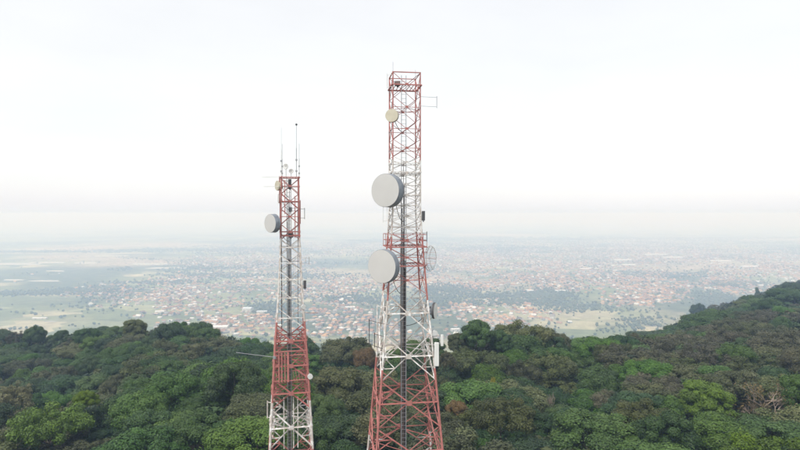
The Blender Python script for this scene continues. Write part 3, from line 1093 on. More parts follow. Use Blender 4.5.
# variants: (R, Hc, top, nclump, rc, nleaf, leaf, shape, fill)
VAR = {
    'broad': [(4.7, 7.8, 11.6, 36, 1.22, 40000, 0.20, 'round', .2), (5.1, 7.2, 11.2, 50, 1.02, 40000, 0.19, 'round', .2), (4.3, 8.4, 12.0, 30, 1.32, 38000, 0.20, 'round', .2)],
    'lobed': [(4.9, 7.4, 11.4, 22, 1.5, 40000, 0.19, 'round', .2), (4.4, 8.0, 11.8, 24, 1.4, 38000, 0.19, 'round', .2)],
    'feather': [(5.2, 5.8, 11.0, 70, 0.95, 25000, 0.19, 'umbrella', .3), (4.8, 6.4, 11.2, 58, 1.0, 24000, 0.19, 'umbrella', .3)],
    'sparse': [(4.2, 7.0, 11.0, 60, 0.75, 9000, 0.19, 'round', .4)],
    'cone': [(3.2, 9.4, 12.0, 34, 1.15, 16000, 0.26, 'cone', .3)],
}
TOPS = {}
CROWN, TRUNK, LOW = {}, {}, {}
sd_ = 100
for kind, lst in VAR.items():
    for i, v in enumerate(lst):
        R_, Hc_, top_, nc_, rc_, nl_, lf_, shp_, fl_ = v
        sd_ += 1
        V, Fq, tint, C, RC = crown_arrays(sd_, R_, Hc_, top_, nc_, rc_, nl_, lf_, shp_, fl_)
        me = npmesh('crown_' + kind, V, Fq, [LEAF['green']])
        add_tint(me, tint)
        Vt, Ft = trunk_arrays(sd_, C, top_, top_ - Hc_ * .8, 0.24, 14 if kind == 'sparse' else 8)
        tm = npmesh('trunk_' + kind, Vt, Ft, [M_BARK], smooth=True)
        CROWN[(kind, i)] = me; TRUNK[(kind, i)] = tm
        TOPS[(kind, i)] = (top_, R_, Hc_)
        Vl, Fl, tl, _, _ = crown_arrays(sd_, R_, Hc_, top_, nc_, rc_, 1000, max(lf_, .22) * 3.2, shp_, .1)
        LOW[(kind, i)] = (Vl, tl)


def bare_arrays(seed, H, spread, levels=5):
    g = np.random.default_rng(seed)
    segs, tips = [], []

    def grow(p, d, ln, r, lv):
        nseg = 2
        for k in range(nseg):
            d = d + g.normal(0, 0.16, 3); d[2] += 0.04; d /= np.linalg.norm(d)
            q = p + d * ln / nseg
            segs.append((p, q, r * (1 - .2 * k), r * (1 - .2 * (k + 1)))); p = q
        if lv == 0:
            tips.append(p); return
        for _ in range(3 if lv > 1 else 4):
            nd = d + g.normal(0, spread, 3); nd[2] = nd[2] * .7 + .25; nd /= np.linalg.norm(nd)
            grow(p, nd, ln * g.uniform(.62, .9), r * .60, lv - 1)
    grow(np.array([0, 0, -.5]), np.array([0, 0, 1.0]), H * .27, H * .026, levels)
    return segs, np.array(tips)


BARE = []
BSPR = []
for s_ in (3, 8):
    segs, tips = bare_arrays(s_, 10.0, 0.55)
    Vb, Fb = tubes(segs, 4)
    zmax = Vb[:, 2].max()
    BSPR.append(0.9 * np.abs(Vb[:, :2]).max())
    BARE.append((npmesh('bare_branches', Vb, Fb, [M_PALEBARK], smooth=True), zmax, tips))


def set_mat(o, m):
    o.material_slots[0].link = 'OBJECT'
    o.material_slots[0].material = m


# --- special trees: (px, py_top, depth, crown width px, kind, variant, leaf, label)
SPEC = [
    (35.5, 326.5, 226, 20, 'lobed', 1, 'deep', 'lone round dark tree standing above the brush on the ridge crest'),
    (17, 331.5, 228, 18, 'sparse', 0, 'brown', 'thin brownish tree beside the lone round dark tree'),
    (62, 330.5, 224, 13, 'broad', 0, 'deep', 'small dark tree on the ridge crest next to the lone round tree'),
    (477, 321.5, 137, 36, 'broad', 1, 'green', 'tall tree rising above the skyline beside the taller tower'),
    (706, 384, 96, 56, 'broad', 1, 'bright', 'vivid green tree among dark trees beside the bare pale-branched tree'),
    (50, 409, 92, 66, 'feather', 0, 'bright', 'wide yellow-green tree in front of the dark hollow'),
    (86, 391, 100, 22, 'lobed', 0, 'bright', 'small bright green tree behind the wide yellow-green one'),
    (14, 384, 116, 38, 'sparse', 0, 'pale', 'pale greyish dry tree at the edge of the dark hollow'),
    (493, 377, 112, 8, 'sparse', 0, 'yellow', 'slim yellow-leaved sapling among dark green crowns'),
    (775, 441.5, 76, 92, 'feather', 1, 'bright', 'low flat light green tree below the bare pale-branched tree'),
    (699, 304, 575, 15, 'lobed', 1, 'deep', 'tall dark tree at the lower end of the far spur'),
    (757, 288.5, 640, 7, 'cone', 0, 'deep', 'small pointed tree on the crest of the far spur'),
    (366, 349, 150, 26, 'broad', 0, 'rust', 'orange-brown tree behind the taller tower'),
    (457, 402, 96, 26, 'broad', 1, 'rust', 'tree with rust-yellow leaves just beside the taller tower'),
    (502, 403, 88, 58, 'feather', 0, 'olive', 'large feathery grey-green tree beside the rust-leaved tree'),
    (338, 368, 112, 58, 'broad', 2, 'olive', 'large olive tree filling the gap between the two towers'),
    (324, 395, 90, 36, 'lobed', 0, 'green', 'fresh green tree close beside the shorter tower'),
    (447, 352, 120, 20, 'sparse', 0, 'brown', 'thin grey-brown tree beside the white panel antennas'),
    (235, 362, 100, 52, 'lobed', 0, 'green', 'large lush green tree on the near hump beside the shorter tower'),
    (135, 320.5, 203, 26, 'broad', 1, 'olive', 'rounded olive tree on the highest point of the wooded ridge'),
    (459, 334, 138, 26, 'broad', 1, 'olive', 'olive tree at the skyline between the taller tower and the tall skyline tree'),
    (499, 331, 139, 28, 'broad', 1, 'deep', 'dark spreading tree at the skyline against the tall skyline tree'),
    (600, 368, 120, 50, 'lobed', 1, 'green', 'large rounded green tree in the middle of the wooded slope'),
]
BARE_SPEC = [
    (756, 378, 97, 74, 0, 'bare tree with pale branches and rusty twigs beside the vivid green tree', 'brown'),
    (556, 391, 110, 24, 1, 'small leafless shrub with pale stems among dark green crowns', None),
    (541, 392, 112, 16, 0, 'smallest leafless pale shrub among dark green crowns', None),
]

trees = []      # dict(x, y, g, kind, var, sx, sz, leaf, label, spec, rot)
for px, py, d, wp, kind, var, leaf, label in SPEC:
    top = P(px, py, d)
    gz = g1(top.x, top.y)
    h = max(5.0, top.z - gz)
    t0, R0, H0 = TOPS[(kind, var)]
    Rw = 0.5 * wp * d / F
    trees.append(dict(x=top.x, y=top.y, g=top.z - h, top=top.z, R=Rw, Hc=H0 * h / t0, kind=kind, var=var, sx=Rw / R0 * 0.97, sz=h / t0, leaf=leaf, label=label, spec=True, rot=rnd.uniform(0, 6.28), px=px, d=d))

bares = []
for px, py, d, wp, var, label, leaf in BARE_SPEC:
    top = P(px, py, d)
    gz = g1(top.x, top.y)
    bares.append((top, gz, 0.5 * wp * d / F, var, label, leaf, px, d))

# --- the wood: jittered rows over the hill top
g_ = np.random.default_rng(21)
cand = []
step = 7.4
rows = list(np.arange(64, 240, step * 0.9)) + list(np.arange(241, 672, 11.5))
for yy in rows:
    half = 0.78 * yy + 12
    for xx in np.arange(-half, half, step if yy < 240 else 12.5):
        cand.append((xx + g_.uniform(-2.4, 2.4), yy + g_.uniform(-2.4, 2.4)))
cand = np.array(cand)
pxc = 400 + F * cand[:, 0] / cand[:, 1]
Dk = np.maximum(np.interp(pxc, SK_PX, SK_D), np.where(pxc > 640, np.interp(pxc, S_PX, S_D), 0))
keep = cand[:, 1] < Dk + 9
cand, pxc, Dk = cand[keep], pxc[keep], Dk[keep]
gzc = G(cand[:, 0], cand[:, 1])
for (x, y), px, gz, dk in zip(cand, pxc, gzc, Dk):
    # clearing round the towers
    if math.hypot(x - TB.cx, y - TB.cy) < 11 or math.hypot(x - TA.cx, y - TA.cy) < 9:
        continue
    u = g_.random()
    if y > 250:
        kind, leaf = ('broad', 'deep') if u < .42 else (('lobed', 'green') if u < .74 else (('broad', 'olive') if u < .95 else ('feather', 'brown')))
    elif px > 610 and y > 105:
        kind, leaf = ('feather', 'brown') if u < .15 else (('feather', 'olive') if u < .50 else (('broad', 'green') if u < .82 else (('sparse', 'brown') if u < .9 else ('broad', 'deep'))))
    elif px < 290 and y > 135:
        kind, leaf = ('broad', 'deep') if u < .36 else (('broad', 'green') if u < .58 else (('feather', 'olive') if u < .76 else (('sparse', 'brown') if u < .81 else ('lobed', 'green'))))
    elif 120 < px < 300:
        kind, leaf = ('lobed', 'green') if u < .45 else (('broad', 'green') if u < .78 else ('broad', 'deep' if u < .9 else 'olive'))
    elif px <= 120:
        kind, leaf = ('broad', 'olive') if u < .35 else (('sparse', 'brown') if u < .5 else (('broad', 'deep') if u < .75 else ('feather', 'olive')))
    elif px > 560:
        kind, leaf = ('lobed', 'green') if u < .35 else (('broad', 'green') if u < .6 else (('broad', 'deep') if u < .8 else ('feather', 'olive')))
    else:
        kind, leaf = ('broad', 'deep') if u < .42 else (('lobed', 'deep') if u < .6 else (('broad', 'green') if u < .82 else ('feather', 'olive')))
    var = int(g_.integers(len(VAR[kind])))
    t0, R0, H0 = TOPS[(kind, var)]
    sz = g_.uniform(.66, 1.16) * (TREE_H / t0) * (1.0 if y > 100 else 0.92)
    sx = (g_.uniform(.72, 1.1) if g_.random() < .6 else g_.uniform(1.1, 1.5)) * (1.75 if y > 240 else 1.0)
    sz *= g_.uniform(.9, 1.6) if y > 240 else 1.0
    if y > dk - 16:
        sz = max(sz, g_.uniform(.8, 1.25) * TREE_H / t0)
    trees.append(dict(x=x, y=y, g=gz, top=gz + t0 * sz, R=R0 * sx, Hc=H0 * sz, kind=kind, var=var, sx=sx, sz=sz, leaf=leaf, label=None, spec=False, rot=g_.uniform(0, 6.28), px=px, d=y))

# trees that would hide a singled-out tree give way to it
spec = [(t['px'], t['top'], t['d'], t['R'], t['Hc']) for t in trees if t['spec']] + [(b[6], b[0].z, b[7], b[2], 8.0) for b in bares]


def give_way(t):
    """top height below which this tree leaves the singled-out trees in sight"""
    tx, ty, td = proj(np.array([t['x']]), np.array([t['y']]), np.array([t['top']]))
    tx, ty, td = tx[0], ty[0], td[0]
    rr = t['R'] * F / td
    lim = 1e9
    for px, top, d, R, Hc in spec:
        sr = R * F / d
        sy = 214 - (top - CZ) * F / d
        if td < d + 4 and td > d - 60:
            if abs(tx - px) < 0.8 * sr + 0.7 * rr:
                yl = sy + min(0.8 * Hc * F / d, sr * 1.35)
                lim = min(lim, CZ - (yl - 214) * td / F)
        elif td >= d + 4 and td < d + 40 and abs(tx - px) < 0.5 * (sr + rr) and d > 130:
            lim = min(lim, CZ - (sy + 4 - 214) * td / F)
    return lim


kept = []
for t in trees:
    if not t['spec']:
        if any(math.hypot(t['x'] - q['x'], t['y'] - q['y']) < 0.5 * q['R'] for q in trees if q['spec']) or any(math.hypot(t['x'] - q[0].x, t['y'] - q[0].y) < 4.5 for q in bares):
            continue
        lim = give_way(t)
        if t['top'] > lim:
            k = (lim - t['g']) / (t['top'] - t['g'])
            if k < 0.22:
                continue
            t['sz'] *= k; t['Hc'] *= k; t['top'] = lim
            k2 = max(k, 0.6)
            t['sx'] *= k2; t['R'] *= k2
    kept.append(t)
trees = kept

# which trees can be seen: paint crowns far to near into a small id buffer
BW, BH = 400, 225
idb = np.full((BH, BW), -1, int)
order = sorted(range(len(trees)), key=lambda i: -trees[i]['y'])
for i in order:
    t = trees[i]
    ax, ay, ad = proj(np.array([t['x']]), np.array([t['y']]), np.array([t['top'] - t['Hc'] / 2]))
    cx_, cy_, rx, ry = ax[0] / 2, ay[0] / 2, t['R'] * F / ad[0] / 2, t['Hc'] / 2 * F / ad[0] / 2
    x0, x1 = max(0, int(cx_ - rx)), min(BW, int(cx_ + rx) + 2)
    y0, y1 = max(0, int(cy_ - ry)), min(BH, int(cy_ + ry) + 2)
    if x0 >= x1 or y0 >= y1:
        continue
    YY, XX = np.mgrid[y0:y1, x0:x1]
    mk_ = ((XX - cx_) / rx) ** 2 + ((YY - cy_) / ry) ** 2 < 1
    idb[y0:y1, x0:x1][mk_] = i
cnt = np.bincount(idb[idb >= 0].ravel(), minlength=len(trees))
rank = sorted(range(len(trees)), key=lambda i: -(cnt[i] + (1e6 if trees[i]['spec'] else 0)))
single = set(i for i in rank[:285] if cnt[i] > 0 or trees[i]['spec'])

KN = {'broad': 'broadleaf', 'lobed': 'round-lobed', 'feather': 'flat-topped feathery', 'sparse': 'thin twiggy', 'cone': 'pointed'}
LN = {'green': 'mid-green', 'deep': 'dark green', 'bright': 'bright green', 'olive': 'olive', 'brown': 'grey-brown', 'rust': 'rust', 'pale': 'pale', 'yellow': 'yellow'}


def region(t):
    if t['y'] > 250: return 'on the far spur'
    if t['px'] < 285 and t['y'] > 135: return 'on the wooded ridge behind the shorter tower'
    if t['px'] < 290: return 'on the near hump beside the shorter tower'
    if t['px'] < 445: return 'behind and between the two towers'
    if t['px'] > 610 and t['y'] > 105: return 'on the wooded rise below the spur'
    return 'on the slope beside the taller tower'


SHORT = ['the lone round ridge tree', 'the thin brownish ridge tree', 'the small dark ridge tree', 'the tall skyline tree', 'the vivid green tree', 'the wide yellow-green tree',
         'the small bright green tree', 'the pale dry tree', 'the slim yellow sapling', 'the low flat light green tree', 'the tall dark spur tree', 'the pointed spur tree', 'the orange-brown tree',
         'the rust-yellow tree', 'the large feathery grey-green tree', 'the large olive tree', 'the fresh green tree', 'the thin grey-brown tree', 'the large lush green tree', 'the rounded olive ridge tree', 'the olive tree beside the tall skyline tree', 'the dark spreading skyline tree', 'the large rounded green tree']
SPT = [t for t in trees if t['spec']]


def tree_label(t):
    n_, d_ = min(((k, math.hypot(t['x'] - q['x'], t['y'] - q['y'])) for k, q in enumerate(SPT)), key=lambda a: a[1])
    h = t['top'] - t['g']
    sz_ = 'tall' if h > 11.6 else ('low' if h < 8.6 else ('wide' if t['R'] > 5.0 else ('narrow' if t['R'] < 3.9 else 'middling')))
    if d_ < 20:
        front = t['y'] < SPT[n_]['y']
        where = ('in front of ' if front else 'behind ') + SHORT[n_]
    else:
        where = region(t)
        dk = float(np.interp(t['px'], SK_PX, SK_D))
        if t['y'] < 250 and t['y'] > dk - 9:
            where = where.replace('on the', 'at the edge of the', 1)
    return '%s %s %s tree %s' % (sz_, LN[t['leaf']], KN[t['kind']], where)


stuffV, stuffT, stuffM = [], [], []
LK = list(LEAF.keys())
for i, t in enumerate(trees):
    key = (t['kind'], t['var'])
    if i in single:
        m = Matrix.Translation((t['x'], t['y'], t['g'])) @ Matrix.Rotation(t['rot'], 4, 'Z')
        S = Matrix.Diagonal((t['sx'], t['sx'], t['sz'], 1))
        root = empty('broadleaf_tree', m)
        if t['spec']:
            tag(root, t['label'], 'tree', 'trees of the hill wood')
        else:
            lb = tree_label(t)
            tag(root, lb, 'tree', lb.replace(' tree ', ' trees ', 1))
        o = place('trunk', TRUNK[key], m @ S, root)
        Sc = S
        if t['spec']:      # keep the crown's own proportions on a stem of the needed height
            t0_ = TOPS[key][0]
            kz = min(max(t['sz'], t['sx'] * .75), t['sx'] * (2.4 if 'sapling' in t['label'] or 'pointed' in t['label'] else 1.15))
            Sc = Matrix.Translation((0, 0, t0_ * (t['sz'] - kz))) @ Matrix.Diagonal((t['sx'], t['sx'], kz, 1))
        o = place('crown', CROWN[key], m @ Sc, root)
        set_mat(o, LEAF[t['leaf']])
    elif t['y'] > 250 and cnt[i] == 0 and g_.random() < .5:
        continue
    elif cnt[i] == 0 and g_.random() < .6 and t['y'] < float(np.interp(t['px'], SK_PX, SK_D)) - 12:
        continue
    else:
        V, tl = LOW[key]
        c, s = math.cos(t['rot']), math.sin(t['rot'])
        W = np.stack([(V[:, 0] * c - V[:, 1] * s) * t['sx'] + t['x'], (V[:, 0] * s + V[:, 1] * c) * t['sx'] + t['y'], V[:, 2] * t['sz'] + t['g']], 1)
        stuffV.append(W); stuffT.append(np.clip(tl + g_.uniform(-.25, .25), 0, 1)); stuffM.append(np.full(len(V) // 4, LK.index(t['leaf'])))
print('trees', len(trees), 'single', len(single), 'visible', int((cnt > 0).sum()))
if stuffV:
    V = np.concatenate(stuffV)
    me = npmesh('wood', V, np.arange(len(V)).reshape(-1, 4), [LEAF[k] for k in LK], np.concatenate(stuffM))
    add_tint(me, np.concatenate(stuffT))
    o = place('wood', me, Matrix.Identity(4))
    tag(o, 'remaining crowns of the dense wood covering the hill top', 'wood', kind='stuff')

for top, gz, R, var, label, leaf, px, d in bares:
    me, zmax, tips = BARE[var]
    h = top.z - gz
    hh = min(h, 2.6 * R + 3)
    k = h / zmax
    kx = R / BSPR[var]
    m = Matrix.Translation((top.x, top.y, gz))
    root = empty('bare_tree', m)
    tag(root, label, 'tree', 'trees of the hill wood')
    S = Matrix.Diagonal((kx, kx, k, 1))
    place('branches', me, m @ S, root)
    if leaf:
        gg = np.random.default_rng(5)
        sel = tips[gg.random(len(tips)) < 0.35]
        n = len(sel) * 12
        pos = np.repeat(sel, 12, 0) + gg.normal(0, .28, (n, 3))
        a = gg.normal(size=(n, 3)) * .10; b = gg.normal(size=(n, 3)) * .05
        V = np.stack([pos - a, pos + b, pos + a, pos - b], 1).reshape(-1, 3)
        lm = npmesh('withered_leaves', V, np.arange(n * 4).reshape(-1, 4), [LEAF['rust']])
        add_tint(lm, np.repeat(gg.random(n), 4))
        place('withered_leaves', lm, m @ S, root)

# low bushes filling the floor of the wood
gb = np.random.default_rng(77)
bu = LOW[('broad', 0)]
bx = []
for _ in range(6000):
    y = math.sqrt(gb.uniform(70 ** 2, 300 ** 2)); x = gb.uniform(-.76, .76) * y
    px = 400 + F * x / y
    if y > np.interp(px, SK_PX, SK_D) + 6 or math.hypot(x - TB.cx, y - TB.cy) < 9 or math.hypot(x - TA.cx, y - TA.cy) < 7:
        continue
    bx.append((x, y))
    if len(bx) >= 260:
        NB0 = len(bx)
        break
for px in np.arange(-20, 821, 6):
    dd = float(np.interp(px, SK_PX, SK_D))
    for _ in range(3):
        y = dd + gb.uniform(-7, 6)
        bx.append(((px + gb.uniform(-4, 4) - 400) / F * y, y))
bV, bT, bM = [], [], []
for ib, (x, y) in enumerate(bx):
    V, tl = bu
    q = gb.choice(len(V) // 4, 340, replace=False)
    V = V.reshape(-1, 4, 3)[q].reshape(-1, 3); tl_ = tl.reshape(-1, 4)[q].ravel()
    ctr = V.reshape(-1, 4, 3).mean(1, keepdims=True)
    V = ((V.reshape(-1, 4, 3) - ctr) * 1.25 + ctr).reshape(-1, 3)
    k = gb.uniform(.38, .62) if ib < NB0 else gb.uniform(.62, .9); a = gb.uniform(0, 6.28)
    gz = g1(x, y)
    W = np.stack([(V[:, 0] * math.cos(a) - V[:, 1] * math.sin(a)) * k * 1.3 + x, (V[:, 0] * math.sin(a) + V[:, 1] * math.cos(a)) * k * 1.3 + y, (V[:, 2] - 3.2) * k + gz], 1)
    bV.append(W); bT.append(np.clip(tl_ + gb.uniform(-.25, .25), 0, 1)); bM.append(np.full(len(V) // 4, LK.index(gb.choice(['deep', 'green', 'olive']))))
V = np.concatenate(bV)
me = npmesh('undergrowth', V, np.arange(len(V)).reshape(-1, 4), [LEAF[k] for k in LK], np.concatenate(bM))
add_tint(me, np.concatenate(bT))
o = place('undergrowth', me, Matrix.Identity(4))
tag(o, 'low bushes filling the floor of the wood', 'undergrowth', kind='stuff')

# ------------------------------------------------------------------ the town on the plain
def flat_mat(name, c, rough=0.8):
    return mat_simple(name, c, rough, var=0.3, scale=0.25, coord='World')


ROOFC = [('terracotta', (0.37, 0.215, 0.135)), ('orange', (0.54, 0.335, 0.18)), ('weathered red-brown', (0.25, 0.165, 0.125)),
         ('pale pinkish', (0.50, 0.41, 0.33)), ('grey', (0.30, 0.29, 0.28)), ('white', (0.72, 0.72, 0.70)), ('dark brown', (0.14, 0.10, 0.085))]
ROOFM = [flat_mat('roof_' + n.replace(' ', '_').replace('-', '_'), c) for n, c in ROOFC]
WALLC = [('white', (0.70, 0.69, 0.66)), ('cream', (0.56, 0.50, 0.38)), ('grey', (0.38, 0.37, 0.36)), ('pale blue', (0.42, 0.50, 0.55))]
WALLM = [flat_mat('wall_' + n.replace(' ', '_'), c) for n, c in WALLC]

# unit house: footprint 1 x 1, wall height 1, roof ridge along x
HV = np.array([(-.5, -.5, 0), (.5, -.5, 0), (.5, .5, 0), (-.5, .5, 0), (-.5, -.5, 1), (.5, -.5, 1), (.5, .5, 1), (-.5, .5, 1)], float)
HF_W = [(0, 1, 5, 4), (1, 2, 6, 5), (2, 3, 7, 6), (3, 0, 4, 7)]
o_ = 0.57
RV = np.array([(-o_, -o_, 0.94), (o_, -o_, 0.94), (o_, o_, 0.94), (-o_, o_, 0.94), (-.32, 0, 1.7), (.32, 0, 1.7)], float)      # hipped
RF = [(0, 1, 5, 4), (2, 3, 4, 5), (1, 2, 5, 5), (3, 0, 4, 4), (3, 2, 1, 0)]
RV2 = RV.copy(); RV2[4:, 0] = (-o_, o_)                                                                                    # gabled

# towns: gaussians in photo coordinates, laid on the plain
TOWN = [(175, 300, 50, 12, 1.0), (235, 324, 45, 11, 1.0), (140, 292, 50, 7, .7), (215, 285, 50, 9, .7), (330, 322, 36, 16, .9), (335, 292, 40, 12, .7),
        (300, 300, 60, 20, .35), (500, 316, 44, 8, 1.0), (465, 308, 30, 10, .7), (520, 324, 28, 6, .9), (600, 284, 75, 9, 1.0), (560, 267, 70, 8, .8), (655, 292, 40, 7, 1.0), (705, 285, 55, 7, .8),
        (640, 255, 130, 8, .55), (770, 272, 40, 8, .8), (470, 262, 55, 10, .75), (480, 284, 50, 7, .7), (250, 265, 60, 8, .5), (640, 300, 30, 5, .9), (530, 277, 50, 5, .8),
        (600, 244, 160, 5, .35), (330, 250, 120, 6, .35), (780, 258, 60, 5, .6), (370, 335, 60, 10, .8)]
GREEN = [(545, 296, 26, 8), (450, 290, 25, 6), (715, 300, 20, 8), (575, 308, 30, 5), (640, 322, 22, 6), (270, 308, 20, 6), (440, 300, 20, 8)]


def dens(px, py):
    v = np.zeros_like(px)
    for a, b, sx, sy, k in TOWN:
        v = np.maximum(v, k * np.exp(-((px - a) / sx) ** 2 / 1.6 - ((py - b) / sy) ** 2 / 1.6))
    for a, b, sx, sy in GREEN:
        v = v * (1 - 0.92 * np.exp(-((px - a) / sx) ** 2 - ((py - b) / sy) ** 2))
    return v


gt = np.random.default_rng(33)


def fan(n, d0, d1):
    """points on the plain inside the view, uniform per area"""
    d = np.sqrt(gt.random(n) * (d1 * d1 - d0 * d0) + d0 * d0)
    x = (gt.random(n) * 1.56 - 0.78) * d
    return x, d


def snoise(x, y, s, seed):
    q = np.random.default_rng(seed)
    v = 0
    for k in range(6):
        a = q.uniform(0, 6.28); f = s * q.uniform(.5, 1.6)
        v = v + np.sin((x * math.cos(a) + y * math.sin(a)) * f + q.uniform(0, 6.28))
    return v / 6 * 1.7


# plots on a jittered grid so that houses do not run into each other
gx, gy = np.meshgrid(np.arange(-5400, 5400, 16.0), np.arange(1150, 7200, 18.0))
gx = gx.ravel() + gt.uniform(-3, 3, gx.size); gy = gy.ravel() + gt.uniform(-4, 4, gy.size)
ca, sa = math.cos(.3), math.sin(.3)
msk = np.abs(gx) < 0.78 * gy
gx, gy = gx[msk], gy[msk]
hx, hy, _ = proj(gx, gy, np.full_like(gx, PLAIN_Z))
dn = dens(hx, hy)
pr = np.clip(dn * (1.0 + 0.8 * snoise(gx, gy, 1 / 70.0, 4)), 0, 1) * 0.92
pr = np.where(pr < .16, np.where(hx < 290, .0025, .006), pr) * np.clip(1.4 - gy / 7000, .3, 1)
# streets: gaps between blocks, turned from district to district
th_ = 0.5 * snoise(gx, gy, 1 / 900.0, 61)
ux_ = gx * np.cos(th_) + gy * np.sin(th_); uy_ = -gx * np.sin(th_) + gy * np.cos(th_)
pr = np.where((np.mod(ux_, 130.0) < 13) | (np.mod(uy_, 170.0) < 15), pr * .12, pr)
acc = gt.random(gx.size) < pr
gx, gy, hx, hy = gx[acc], gy[acc], hx[acc], hy[acc]
nh = gx.size
W_ = gt.uniform(8, 14, nh); D_ = gt.uniform(7, 12, nh); H_ = gt.choice([3.2, 3.6, 6.4], nh, p=[.5, .35, .15]) * gt.uniform(.9, 1.15, nh)
rot_ = snoise(gx, gy, 1 / 400.0, 9) * 0.8 + gt.choice([0, math.pi / 2], nh) + gt.normal(0, .08, nh)
warm = np.clip(0.5 + 0.5 * snoise(gx, gy, 1 / 300.0, 12) + 0.45 * (hx > 520) * (hy > 262), 0, 1)
u = gt.random(nh)
roof_i = np.where(u < .36 * (.5 + warm), 0, np.where(u < .60 * (.5 + warm * .8), 1, np.where(u < .64, 2, np.where(u < .80, 3, np.where(u < .87, 4, np.where(u < .97, 5, 6))))))
wall_i = gt.choice(4, nh, p=[.5, .25, .15, .1])
hip = gt.random(nh) < .55
# the largest visible ones become things of their own
sky_at = np.interp(hx, SK_PX, SK_Y)
sky_at = np.minimum(sky_at, np.where(hx > 640, np.interp(hx, S_PX, S_Y), 999))
vis = (hy < sky_at - 1) & (hx > 2) & (hx < 798)
size_ = W_ * H_ ** .5 / gy
rank_h = np.argsort(-np.where(vis, size_, -1))
ind = set(int(k) for k in rank_h[:280])
print('houses', nh, 'visible', int(vis.sum()))

_hm = {}


def house_meshes(ri, wi, hp):
    k = ('w', wi)
    if k not in _hm:
        _hm[k] = pymesh('house_wall', HV, [tuple(f) for f in HF_W] + [(7, 6, 5, 4)][:0], WALLM[wi])
    k2 = ('r', ri, hp)
    if k2 not in _hm:
        vs = RV if hp else RV2
        _hm[k2] = pymesh('house_roof', vs, [(0, 1, 5, 4), (2, 3, 4, 5), (1, 2, 5), (3, 0, 4), (3, 2, 1, 0)], ROOFM[ri])
    return _hm[k], _hm[k2]


for i in sorted(ind):
    m = Matrix.Translation((gx[i], gy[i], PLAIN_Z - 0.05)) @ Matrix.Rotation(rot_[i], 4, 'Z')
    S = Matrix.Diagonal((W_[i], D_[i], H_[i], 1))
    wm, rm = house_meshes(int(roof_i[i]), int(wall_i[i]), bool(hip[i]))
    root = empty('house', m)
    st = 'two-storey' if H_[i] > 5 else 'small'
    where = 'behind the shorter tower' if hx[i] < 280 else ('between the towers' if hx[i] < 420 else 'beyond the taller tower')
    lb = '%s house with %s %s roof and %s walls %s' % (st, ROOFC[int(roof_i[i])][0], 'hipped' if hip[i] else 'gabled', WALLC[int(wall_i[i])][0], where)
    tag(root, lb, 'house', lb.replace(' house ', ' houses ', 1))
    place('wall', wm, m @ S, root)
    place('roof', rm, m @ S, root)

rest = np.array([k for k in range(nh) if k not in ind])
c_, s_ = np.cos(rot_[rest]), np.sin(rot_[rest])


def xf(Vu):
    """unit verts (k,3) or per-house (n,k,3) -> (n,k,3) world"""
    A = Vu if Vu.ndim == 3 else np.broadcast_to(Vu, (len(rest),) + Vu.shape)
    x = A[:, :, 0] * W_[rest][:, None]; y = A[:, :, 1] * D_[rest][:, None]
    z = A[:, :, 2] * H_[rest][:, None] + PLAIN_Z - 0.05
    return np.stack([x * c_[:, None] - y * s_[:, None] + gx[rest][:, None], x * s_[:, None] + y * c_[:, None] + gy[rest][:, None], z], 2)


n_ = len(rest)
VW = xf(HV)
RVV = np.where(hip[rest][:, None, None], RV[None], RV2[None])
VR = xf(RVV)
allV = np.concatenate([VW, VR], 1).reshape(-1, 3)      # 14 verts per house
tri = []
mi = []
wt = [(a, b, c) for (a, b, c, d) in HF_W] + [(a, c, d) for (a, b, c, d) in HF_W]
rt = [(0, 1, 5), (0, 5, 4), (2, 3, 4), (2, 4, 5), (1, 2, 5), (3, 0, 4)]
loc_t = np.array(wt + [(a + 8, b + 8, c + 8) for a, b, c in rt])
allF = (loc_t[None] + (np.arange(n_) * 14)[:, None, None]).reshape(-1, 3)
mi = np.concatenate([np.repeat((wall_i[rest] + len(ROOFM))[:, None], len(wt), 1), np.repeat(roof_i[rest][:, None], len(rt), 1)], 1).ravel()
o = place('distant_houses', npmesh('distant_houses', allV, allF, ROOFM + WALLM, mi), Matrix.Identity(4))
tag(o, 'far crowded roofs of the town spread over the plain', 'town', kind='stuff')

